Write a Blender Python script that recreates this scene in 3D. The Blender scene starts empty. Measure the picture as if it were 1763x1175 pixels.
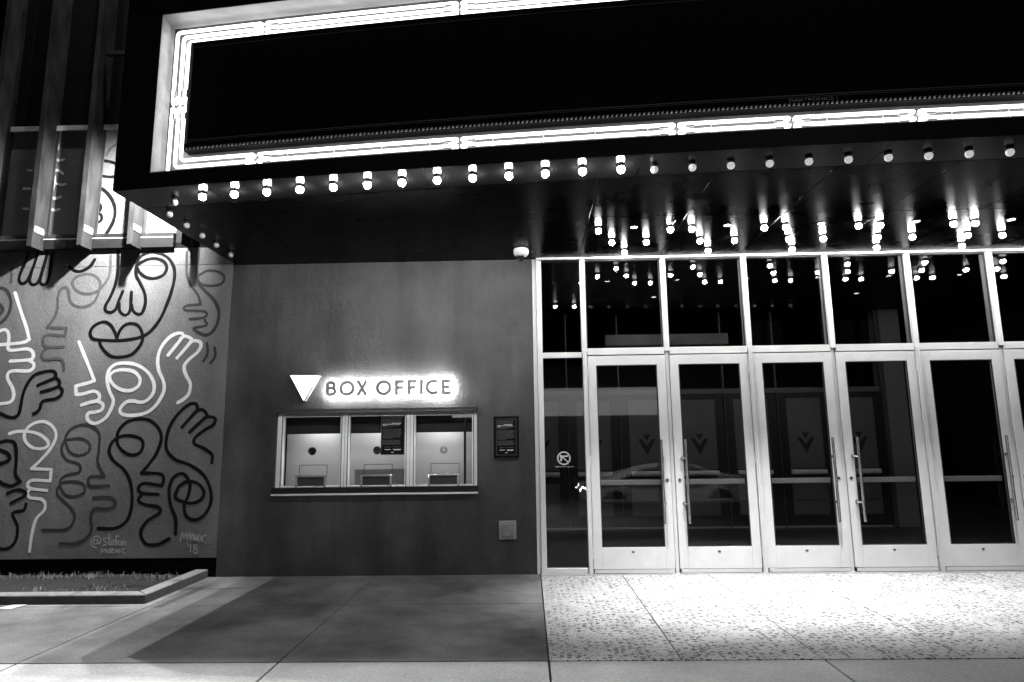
import bpy, bmesh, math, random
from mathutils import Vector, Matrix
PI = math.pi
R = math.radians
random.seed(11)
scn = bpy.context.scene
col = scn.collection

# ------------------------------------------------------------------ camera
cam_d = bpy.data.cameras.new("camera")
cam_d.sensor_width = 36.0
cam_d.lens = 1094.0767 / 1763.0 * 36.0
cam_d.clip_end = 500
cam_d.clip_start = 0.05
cam = bpy.data.objects.new("camera", cam_d)
col.objects.link(cam)
CP, CY, CR = 0.157, -0.023, -0.013
fw = Vector((math.sin(CY) * math.cos(CP), math.cos(CY) * math.cos(CP), math.sin(CP)))
rt = Vector((math.cos(CY), -math.sin(CY), 0))
up = rt.cross(fw)
rt2 = rt * math.cos(CR) + up * math.sin(CR)
up2 = -rt * math.sin(CR) + up * math.cos(CR)
m = Matrix((rt2, up2, -fw)).transposed().to_4x4()
m.translation = Vector((-0.6818, -7.4637, 1.4737))
cam.matrix_world = m
scn.camera = cam

# ------------------------------------------------------------------ world: night sky
w = bpy.data.worlds.new("World")
scn.world = w
w.use_nodes = True
bg = w.node_tree.nodes["Background"]
bg.inputs[0].default_value = (0.5, 0.5, 0.5, 1)
bg.inputs[1].default_value = 0.002
scn.view_settings.view_transform = 'Standard'
scn.view_settings.look = 'None'
scn.view_settings.exposure = 0.0
scn.view_settings.gamma = 1.0
scn.cycles.diffuse_bounces = 0

# light levels
NEON = 4.0
BULB = 330.0
BULB_STRIP = 580.0
DOWN_W = 1300.0
FLOOD_W = 8500.0
FRONT_W = 7500.0
MURAL_W = 1700.0

# ------------------------------------------------------------------ materials
MATS = {}
def nm(name):
    mt = bpy.data.materials.new(name); mt.use_nodes = True
    nt = mt.node_tree
    return mt, nt, nt.nodes["Principled BSDF"]

def g4(v): return (v, v, v, 1)

def mat(name, v, rough=0.5, metal=0.0, spec=0.5, var=0.0, scale=6.0, bump=0.0, bscale=60.0, stretch=(1, 1, 1), rvar=0.0, coat=0.0):
    if name in MATS: return MATS[name]
    mt, nt, p = nm(name)
    p.inputs['Base Color'].default_value = g4(v)
    p.inputs['Roughness'].default_value = rough
    p.inputs['Metallic'].default_value = metal
    p.inputs['Specular IOR Level'].default_value = spec
    p.inputs['Coat Weight'].default_value = coat
    tc = nt.nodes.new('ShaderNodeTexCoord')
    mp = nt.nodes.new('ShaderNodeMapping'); mp.inputs['Scale'].default_value = stretch
    nt.links.new(tc.outputs['Object'], mp.inputs[0])
    if var > 0:
        n = nt.nodes.new('ShaderNodeTexNoise'); n.inputs['Scale'].default_value = scale
        n.inputs['Detail'].default_value = 8; n.inputs['Roughness'].default_value = 0.62
        nt.links.new(mp.outputs[0], n.inputs['Vector'])
        r = nt.nodes.new('ShaderNodeMapRange')
        r.inputs['From Min'].default_value = 0.3; r.inputs['From Max'].default_value = 0.7
        r.inputs['To Min'].default_value = v * (1 - var); r.inputs['To Max'].default_value = v * (1 + var)
        nt.links.new(n.outputs[0], r.inputs[0])
        c = nt.nodes.new('ShaderNodeCombineColor')
        for i in range(3): nt.links.new(r.outputs[0], c.inputs[i])
        nt.links.new(c.outputs[0], p.inputs['Base Color'])
        if rvar > 0:
            r2 = nt.nodes.new('ShaderNodeMapRange')
            r2.inputs['From Min'].default_value = 0.3; r2.inputs['From Max'].default_value = 0.7
            r2.inputs['To Min'].default_value = rough * (1 - rvar); r2.inputs['To Max'].default_value = min(1, rough * (1 + rvar))
            nt.links.new(n.outputs[0], r2.inputs[0]); nt.links.new(r2.outputs[0], p.inputs['Roughness'])
    if bump > 0:
        n2 = nt.nodes.new('ShaderNodeTexNoise'); n2.inputs['Scale'].default_value = bscale; n2.inputs['Detail'].default_value = 6
        nt.links.new(mp.outputs[0], n2.inputs['Vector'])
        b = nt.nodes.new('ShaderNodeBump'); b.inputs['Strength'].default_value = bump; b.inputs['Distance'].default_value = 0.01
        nt.links.new(n2.outputs[0], b.inputs['Height']); nt.links.new(b.outputs[0], p.inputs['Normal'])
    MATS[name] = mt
    return mt

def emit(name, strength, base=0.8):
    if name in MATS: return MATS[name]
    mt, nt, p = nm(name)
    p.inputs['Base Color'].default_value = g4(base)
    p.inputs['Emission Color'].default_value = (1, 1, 1, 1)
    p.inputs['Emission Strength'].default_value = strength
    MATS[name] = mt
    return mt

def glass(name, tint, ior):
    mt = bpy.data.materials.new(name); mt.use_nodes = True
    nt = mt.node_tree; nt.nodes.clear()
    o = nt.nodes.new('ShaderNodeOutputMaterial')
    mx = nt.nodes.new('ShaderNodeMixShader')
    tr = nt.nodes.new('ShaderNodeBsdfTransparent'); tr.inputs[0].default_value = g4(tint)
    gl = nt.nodes.new('ShaderNodeBsdfGlossy'); gl.inputs['Roughness'].default_value = 0.0; gl.inputs[0].default_value = g4(1)
    fr = nt.nodes.new('ShaderNodeFresnel')
    # the pane is a thin slab: both of its faces reflect like the outside of glass
    ge = nt.nodes.new('ShaderNodeNewGeometry'); mr = nt.nodes.new('ShaderNodeMapRange')
    mr.inputs['To Min'].default_value = ior; mr.inputs['To Max'].default_value = 1.0 / ior
    nt.links.new(ge.outputs['Backfacing'], mr.inputs[0]); nt.links.new(mr.outputs[0], fr.inputs[0])
    nt.links.new(fr.outputs[0], mx.inputs[0]); nt.links.new(tr.outputs[0], mx.inputs[1]); nt.links.new(gl.outputs[0], mx.inputs[2])
    nt.links.new(mx.outputs[0], o.inputs[0])
    MATS[name] = mt
    return mt

def painted_concrete(name, v, streak=0.25, blotch=0.3, rough=0.8, spec=0.3, rv=0.1):
    """trowelled plaster / concrete: broad blotches, vertical run marks, fine grain"""
    mt, nt, p = nm(name)
    p.inputs['Roughness'].default_value = rough; p.inputs['Specular IOR Level'].default_value = spec
    tc = nt.nodes.new('ShaderNodeTexCoord')
    def noise(scale, stretch, detail=6, rgh=0.6):
        mp = nt.nodes.new('ShaderNodeMapping'); mp.inputs['Scale'].default_value = stretch
        nt.links.new(tc.outputs['Object'], mp.inputs[0])
        n = nt.nodes.new('ShaderNodeTexNoise'); n.inputs['Scale'].default_value = scale
        n.inputs['Detail'].default_value = detail; n.inputs['Roughness'].default_value = rgh
        nt.links.new(mp.outputs[0], n.inputs['Vector'])
        return n.outputs[0]
    def rng(s, a, b, lo=0.3, hi=0.7):
        r = nt.nodes.new('ShaderNodeMapRange'); r.inputs['From Min'].default_value = lo; r.inputs['From Max'].default_value = hi
        r.inputs['To Min'].default_value = a; r.inputs['To Max'].default_value = b
        nt.links.new(s, r.inputs[0]); return r.outputs[0]
    def mul(a, b):
        q = nt.nodes.new('ShaderNodeMath'); q.operation = 'MULTIPLY'
        nt.links.new(a, q.inputs[0])
        if isinstance(b, float): q.inputs[1].default_value = b
        else: nt.links.new(b, q.inputs[1])
        return q.outputs[0]
    a = rng(noise(0.9, (1, 1, 1)), 1 - blotch, 1 + blotch)
    b = rng(noise(2.2, (1, 1, 0.12)), 1 - streak, 1 + streak)
    c = rng(noise(45, (1, 1, 1), 4), 0.80, 1.20)
    rr = rng(noise(1.7, (1, 1, 0.35), 8), rough * (1 - rv), rough * (1 + rv))
    nt.links.new(rr, p.inputs['Roughness'])
    k = mul(mul(mul(a, b), c), float(v))
    cc = nt.nodes.new('ShaderNodeCombineColor')
    for i in range(3): nt.links.new(k, cc.inputs[i])
    nt.links.new(cc.outputs[0], p.inputs['Base Color'])
    bp = nt.nodes.new('ShaderNodeBump'); bp.inputs['Strength'].default_value = 0.6; bp.inputs['Distance'].default_value = 0.008
    nt.links.new(noise(70, (1, 1, 1), 8), bp.inputs['Height'])
    b2 = nt.nodes.new('ShaderNodeBump'); b2.inputs['Strength'].default_value = 0.5; b2.inputs['Distance'].default_value = 0.02
    nt.links.new(noise(7, (1, 1, 0.6), 8, 0.7), b2.inputs['Height']); nt.links.new(bp.outputs[0], b2.inputs['Normal'])
    nt.links.new(b2.outputs[0], p.inputs['Normal'])
    MATS[name] = mt
    return mt

def speckled_paving():
    """pale exposed-aggregate paving: sparse dark oval chips, in denser and thinner drifts"""
    mt, nt, p = nm('speckled_paving')
    p.inputs['Roughness'].default_value = 0.55; p.inputs['Specular IOR Level'].default_value = 0.35
    tc = nt.nodes.new('ShaderNodeTexCoord')
    def nz(scale, det=5):
        n = nt.nodes.new('ShaderNodeTexNoise'); n.inputs['Scale'].default_value = scale; n.inputs['Detail'].default_value = det
        nt.links.new(tc.outputs['Object'], n.inputs['Vector']); return n
    # wobble the lookup so the chips have uneven outlines
    wob = nz(38, 3)
    mixv = nt.nodes.new('ShaderNodeVectorMath'); mixv.operation = 'MULTIPLY_ADD'
    nt.links.new(wob.outputs['Color'], mixv.inputs[0]); mixv.inputs[1].default_value = (0.03, 0.03, 0.0)
    nt.links.new(tc.outputs['Object'], mixv.inputs[2])
    def chips(scale, sx, size0, size1):
        mp = nt.nodes.new('ShaderNodeMapping'); mp.inputs['Scale'].default_value = (sx, 1, 0)
        nt.links.new(mixv.outputs[0], mp.inputs[0])
        v = nt.nodes.new('ShaderNodeTexVoronoi'); v.inputs['Scale'].default_value = scale; v.voronoi_dimensions = '2D'
        nt.links.new(mp.outputs[0], v.inputs['Vector'])
        sep = nt.nodes.new('ShaderNodeSeparateColor'); nt.links.new(v.outputs['Color'], sep.inputs[0])
        dens = nz(1.6, 3)
        # chip radius depends on a per-cell random number and a slow density field
        a = nt.nodes.new('ShaderNodeMath'); a.operation = 'MULTIPLY'
        nt.links.new(sep.outputs[0], a.inputs[0]); nt.links.new(dens.outputs[0], a.inputs[1])
        rr = nt.nodes.new('ShaderNodeMapRange'); rr.inputs['From Min'].default_value = size0; rr.inputs['From Max'].default_value = size1
        rr.inputs['To Min'].default_value = 0.0; rr.inputs['To Max'].default_value = 0.34
        nt.links.new(a.outputs[0], rr.inputs[0])
        d = nt.nodes.new('ShaderNodeMath'); d.operation = 'SUBTRACT'
        nt.links.new(rr.outputs[0], d.inputs[0]); nt.links.new(v.outputs['Distance'], d.inputs[1])
        r = nt.nodes.new('ShaderNodeMapRange'); r.inputs['From Min'].default_value = -0.02; r.inputs['From Max'].default_value = 0.06
        nt.links.new(d.outputs[0], r.inputs[0])
        return r.outputs[0]
    c1 = chips(24, 0.75, 0.10, 0.34)
    c2 = chips(52, 0.8, 0.14, 0.38)
    mxm = nt.nodes.new('ShaderNodeMath'); mxm.operation = 'MAXIMUM'
    nt.links.new(c1, mxm.inputs[0]); nt.links.new(c2, mxm.inputs[1])
    base = nz(3.0, 8)
    br = nt.nodes.new('ShaderNodeMapRange'); br.inputs['From Min'].default_value = 0.3; br.inputs['From Max'].default_value = 0.7
    br.inputs['To Min'].default_value = 0.25; br.inputs['To Max'].default_value = 0.36
    nt.links.new(base.outputs[0], br.inputs[0])
    fin = nt.nodes.new('ShaderNodeMix'); fin.data_type = 'FLOAT'
    nt.links.new(mxm.outputs[0], fin.inputs[0]); nt.links.new(br.outputs[0], fin.inputs[2]); fin.inputs[3].default_value = 0.035
    cc = nt.nodes.new('ShaderNodeCombineColor')
    for i in range(3): nt.links.new(fin.outputs[0], cc.inputs[i])
    nt.links.new(cc.outputs[0], p.inputs['Base Color'])
    fn = nz(120, 4)
    bp = nt.nodes.new('ShaderNodeBump'); bp.inputs['Strength'].default_value = 0.3; bp.inputs['Distance'].default_value = 0.004
    nt.links.new(fn.outputs[0], bp.inputs['Height']); nt.links.new(bp.outputs[0], p.inputs['Normal'])
    return mt

alu = mat('pale_aluminium', 0.74, rough=0.42, metal=0.15, var=0.06, scale=5, bump=0.03, bscale=200)
alu_dark = mat('shadow_gap', 0.01, rough=0.8)
steel = mat('brushed_steel', 0.6, rough=0.25, metal=1.0, var=0.1, scale=3, stretch=(1, 1, 30))
steel_beam = mat('galvanised_steel', 0.022, rough=0.6, metal=0.0, spec=0.25, var=0.6, scale=7, bump=0.15, bscale=30, stretch=(1, 1, 0.35), rvar=0.3)
def soft_gloss(name, base, rough, ior):
    mt = bpy.data.materials.new(name); mt.use_nodes = True
    nt = mt.node_tree; nt.nodes.clear()
    o = nt.nodes.new('ShaderNodeOutputMaterial'); mx = nt.nodes.new('ShaderNodeMixShader')
    df = nt.nodes.new('ShaderNodeBsdfDiffuse'); df.inputs[0].default_value = g4(base)
    gl = nt.nodes.new('ShaderNodeBsdfAnisotropic'); gl.distribution = 'BECKMANN'; gl.inputs['Color'].default_value = g4(1)
    tc = nt.nodes.new('ShaderNodeTexCoord'); n = nt.nodes.new('ShaderNodeTexNoise'); n.inputs['Scale'].default_value = 3; n.inputs['Detail'].default_value = 8
    nt.links.new(tc.outputs['Object'], n.inputs['Vector'])
    rr = nt.nodes.new('ShaderNodeMapRange'); rr.inputs['From Min'].default_value = 0.3; rr.inputs['From Max'].default_value = 0.7
    rr.inputs['To Min'].default_value = rough * 0.93; rr.inputs['To Max'].default_value = rough * 1.07
    nt.links.new(n.outputs[0], rr.inputs[0]); nt.links.new(rr.outputs[0], gl.inputs['Roughness'])
    fr = nt.nodes.new('ShaderNodeFresnel'); fr.inputs[0].default_value = ior
    nt.links.new(fr.outputs[0], mx.inputs[0]); nt.links.new(df.outputs[0], mx.inputs[1]); nt.links.new(gl.outputs[0], mx.inputs[2])
    nt.links.new(mx.outputs[0], o.inputs[0]); MATS[name] = mt
    return mt
black_gloss = soft_gloss('black_gloss_panel', 0.0005, 0.28, 1.105)
black_strip = soft_gloss('black_satin_panel', 0.003, 0.22, 1.15)
black_matte = mat('black_matte_metal', 0.003, rough=0.7, spec=0.08, var=0.3, scale=3)
black_face = mat('black_painted_fascia', 0.012, rough=0.4, spec=0.4, var=0.3, scale=2)
disp_m = mat('display_face_black', 0.002, rough=0.6, spec=0.12)
chan_m = mat('white_enamel_channel', 0.55, rough=0.35, var=0.25, scale=7, stretch=(0.4, 1, 1))
neon_m = emit('neon_glow', NEON)
glass_clear = glass('door_glass', 0.74, 1.33)
glass_win = glass('window_glass', 0.9, 1.5)
wall_m = painted_concrete('dark_plaster', 0.045, 0.5, 0.7, rough=0.38, spec=0.5, rv=0.32)
mural_m = painted_concrete('mural_ground_paint', 0.135, 0.15, 0.25, rough=0.6, spec=0.15)
walk_m = painted_concrete('sidewalk_concrete', 0.10, 0.25, 0.75, rough=0.75)
pave_m = painted_concrete('pale_concrete', 0.26, 0.1, 0.22, rough=0.8)
road_m = mat('asphalt', 0.05, rough=0.85, var=0.3, scale=30, bump=0.5, bscale=200)
spk_m = speckled_paving()
curb_m = mat('curb_concrete', 0.14, rough=0.85, var=0.25, scale=14, bump=0.5, bscale=70)
paint_black = mat('black_mural_paint', 0.004, spec=0.15, rough=0.5, var=0.3, scale=20)
paint_white = mat('white_mural_paint', 0.62, rough=0.6, var=0.12, scale=25)
paint_grey = mat('grey_mural_paint', 0.065, spec=0.15, rough=0.6, var=0.25, scale=25)
paint_dark = mat('dark_grey_mural_paint', 0.035, spec=0.15, rough=0.6, var=0.3, scale=25)
paint_sig = mat('chalky_signature_paint', 0.30, rough=0.8, var=0.4, scale=60)
white_plastic = mat('white_plastic', 0.8, rough=0.35)
letter_m = mat('brushed_letter_metal', 0.38, rough=0.35, metal=0.3)
ink_white = mat('white_print', 0.75, rough=0.6)
ink_black = mat('black_print', 0.01, rough=0.5)

# ------------------------------------------------------------------ mesh builder
class MB:
    def __init__(s): s.v = []; s.f = []
    def add(s, vs, fs):
        o = len(s.v); s.v += [tuple(a) for a in vs]; s.f += [tuple(i + o for i in f) for f in fs]; return s
    def box(s, x0, x1, y0, y1, z0, z1):
        return s.add([(x0, y0, z0), (x1, y0, z0), (x1, y1, z0), (x0, y1, z0), (x0, y0, z1), (x1, y0, z1), (x1, y1, z1), (x0, y1, z1)],
                     [(0, 3, 2, 1), (4, 5, 6, 7), (0, 1, 5, 4), (1, 2, 6, 5), (2, 3, 7, 6), (3, 0, 4, 7)])
    def prism_xz(s, pts, y0, y1):          # polygon in x,z (counter-clockwise seen from -Y), from y0 (front) to y1 (back)
        n = len(pts)
        vs = [(x, y0, z) for x, z in pts] + [(x, y1, z) for x, z in pts]
        fs = [tuple(range(n)), tuple(range(2 * n - 1, n - 1, -1))]
        for i in range(n):
            j = (i + 1) % n; fs.append((i, n + i, n + j, j))
        return s.add(vs, fs)
    def tube(s, pts, r, n=10, caps=True):
        pts = [Vector(p) for p in pts]
        rings = []
        for i, p in enumerate(pts):
            a = pts[max(i - 1, 0)]; b = pts[min(i + 1, len(pts) - 1)]
            t = (b - a).normalized()
            u = t.cross(Vector((0, 0, 1)))
            if u.length < 0.2: u = t.cross(Vector((0, 1, 0)))
            u.normalize(); w2 = t.cross(u)
            rr = r[i] if isinstance(r, (list, tuple)) else r
            rings.append([p + u * math.cos(2 * PI * k / n) * rr + w2 * math.sin(2 * PI * k / n) * rr for k in range(n)])
        vs = [q for rg in rings for q in rg]; fs = []
        for i in range(len(pts) - 1):
            for k in range(n):
                k2 = (k + 1) % n
                fs.append((i * n + k, (i + 1) * n + k, (i + 1) * n + k2, i * n + k2))
        if caps:
            fs.append(tuple(range(n))); fs.append(tuple(range((len(pts)) * n - 1, (len(pts) - 1) * n - 1, -1)))
        return s.add(vs, fs)
    def lathe(s, prof, cx, cy, n=24, axis='z', cz=0):      # prof: (r, h)
        vs = []; fs = []
        for r, h in prof:
            for k in range(n):
                a = 2 * PI * k / n
                if axis == 'z': vs.append((cx + r * math.cos(a), cy + r * math.sin(a), cz + h))
                elif axis == 'y': vs.append((cx + r * math.cos(a), cy + h, cz + r * math.sin(a)))
        for i in range(len(prof) - 1):
            for k in range(n):
                k2 = (k + 1) % n
                fs.append((i * n + k, i * n + k2, (i + 1) * n + k2, (i + 1) * n + k))
        fs.append(tuple(range(n - 1, -1, -1))); fs.append(tuple(range((len(prof) - 1) * n, len(prof) * n)))
        return s.add(vs, fs)
    def build(s, name, m, parent=None, smooth=False, bevel=0.0):
        me = bpy.data.meshes.new(name); me.from_pydata([tuple(a) for a in s.v], [], s.f); me.validate()
        bm = bmesh.new(); bm.from_mesh(me); bmesh.ops.recalc_face_normals(bm, faces=bm.faces); bm.to_mesh(me); bm.free()
        if m: me.materials.append(m)
        o = bpy.data.objects.new(name, me); col.objects.link(o)
        if parent: o.parent = parent
        if smooth:
            for p in me.polygons: p.use_smooth = True
            try: me.set_sharp_from_angle(angle=R(40))
            except Exception: pass
        if bevel > 0:
            b = o.modifiers.new('bevel', 'BEVEL'); b.width = bevel; b.segments = 2; b.limit_method = 'ANGLE'
        return o

def box(*a): return MB().box(*a)
def tag(o, label, cat, group=None, kind=None):
    o['label'] = label; o['category'] = cat
    if group: o['group'] = group
    if kind: o['kind'] = kind
    return o
def struct(o, kind='structure'):
    o['kind'] = kind; return o
def thing(name, label, cat, loc=(0, 0, 0), group=None):
    o = bpy.data.objects.new(name, None); col.objects.link(o); o.location = loc
    o.empty_display_size = 0.1
    return tag(o, label, cat, group)
def dup(root, loc, label=None):
    r = root.copy(); col.objects.link(r); r.location = loc
    if label: r['label'] = label
    for ch in list(root.children):
        c = ch.copy(); col.objects.link(c); c.parent = r
        for g in ch.children:
            d = g.copy(); col.objects.link(d); d.parent = c
    return r
def lamp(name, kind, loc, power, parent=None, target=None, size=0.05, cone=None, blend=0.3):
    l = bpy.data.lights.new(name, kind); l.energy = power; l.color = (1, 1, 1)
    if kind in ('SPOT', 'POINT'): l.shadow_soft_size = size
    if kind == 'SPOT': l.spot_size = R(cone); l.spot_blend = blend
    if kind == 'AREA': l.size = size
    o = bpy.data.objects.new(name, l); col.objects.link(o)
    o.location = loc
    if target is not None:
        d = Vector(target) - Vector(loc); o.rotation_euler = d.to_track_quat('-Z', 'Y').to_euler()
    if parent: o.parent = parent
    return o

def text_mesh(name, txt, m, parent, x, z, y, height, width=None, align='LEFT', depth=0.002, bold=0.0):
    """flat lettering facing -Y: baseline-left at (x, z), cap height `height`"""
    cu = bpy.data.curves.new(name, 'FONT'); cu.body = txt; cu.size = 1.0; cu.extrude = 0.0; cu.offset = bold
    tmp = bpy.data.objects.new(name, cu); col.objects.link(tmp)
    dg = bpy.context.evaluated_depsgraph_get()
    me = bpy.data.meshes.new_from_object(tmp.evaluated_get(dg))
    bpy.data.objects.remove(tmp)
    xs = [v.co.x for v in me.vertices]; ys = [v.co.y for v in me.vertices]
    x0, x1, y0, y1 = min(xs), max(xs), min(ys), max(ys)
    sz = height / (y1 - y0); sx = (width / (x1 - x0)) if width else sz
    for v in me.vertices:
        a, b = (v.co.x - x0) * sx, (v.co.y - y0) * sz
        v.co = Vector((x + a, y, z + b))
    me.materials.append(m)
    o = bpy.data.objects.new(name, me); col.objects.link(o)
    if parent: o.parent = parent
    return o

# ------------------------------------------------------------------ painted strokes
def smooth_path(pts, step=0.02):
    P = [Vector((p[0], p[1])) for p in pts]
    if len(P) == 2:
        n = max(2, int((P[1] - P[0]).length / step)); return [P[0].lerp(P[1], i / n) for i in range(n + 1)]
    out = []
    for i in range(len(P) - 1):
        p0 = P[i - 1] if i > 0 else P[i] * 2 - P[i + 1]
        p1, p2 = P[i], P[i + 1]
        p3 = P[i + 2] if i + 2 < len(P) else P[i + 1] * 2 - P[i]
        n = max(2, int((p2 - p1).length / step))
        for k in range(n):
            t = k / n
            out.append(0.5 * ((2 * p1) + (p2 - p0) * t + (2 * p0 - 5 * p1 + 4 * p2 - p3) * t * t + (3 * p1 - p0 - 3 * p2 + p3) * t ** 3))
    out.append(P[-1])
    return out
STROKE_N = [0]
def strokes_mesh(mb, strokes, ybase, wmul=1.0, xmin=-99, xmax=99, zmin=-99, zmax=99):
    for st in strokes:
        wd = st[0] * wmul; path = smooth_path(st[1:], 0.018)
        y = ybase - 0.00016 * (STROKE_N[0] % 12); STROKE_N[0] += 1
        n = len(path)
        L = []; Rr = []
        for i, p in enumerate(path):
            a = path[max(i - 1, 0)]; b = path[min(i + 1, n - 1)]
            t = (b - a)
            if t.length < 1e-6: t = Vector((1, 0))
            t.normalize(); nn = Vector((-t.y, t.x))
            ww = wd * 0.5 * (1 + 0.07 * math.sin(i * 0.31 + STROKE_N[0]) + 0.03 * random.uniform(-1, 1))
            L.append(p + nn * ww); Rr.append(p - nn * ww)
        clip = lambda q: Vector((min(max(q.x, xmin), xmax), min(max(q.y, zmin), zmax)))
        vs = []; fs = []
        for i in range(n):
            yy = y - 0.0006 * i / n
            l, r = clip(L[i]), clip(Rr[i])
            vs += [(l.x, yy, l.y), (r.x, yy, r.y)]
            if i: fs.append((2 * i - 2, 2 * i - 1, 2 * i + 1, 2 * i))
        mb.add(vs, fs)
        for e, yy, rv in ((0, y + 0.00006, wd * 0.5), (n - 1, y - 0.0007, wd * 0.5)):   # round ends
            c = path[e]
            vs = [(clip(Vector((c.x + rv * math.cos(a), c.y + rv * math.sin(a)))).x, yy, clip(Vector((c.x + rv * math.cos(a), c.y + rv * math.sin(a)))).y) for a in [2 * PI * k / 14 for k in range(14)]]
            mb.add(vs, [tuple(range(14))])
    return mb
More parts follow.
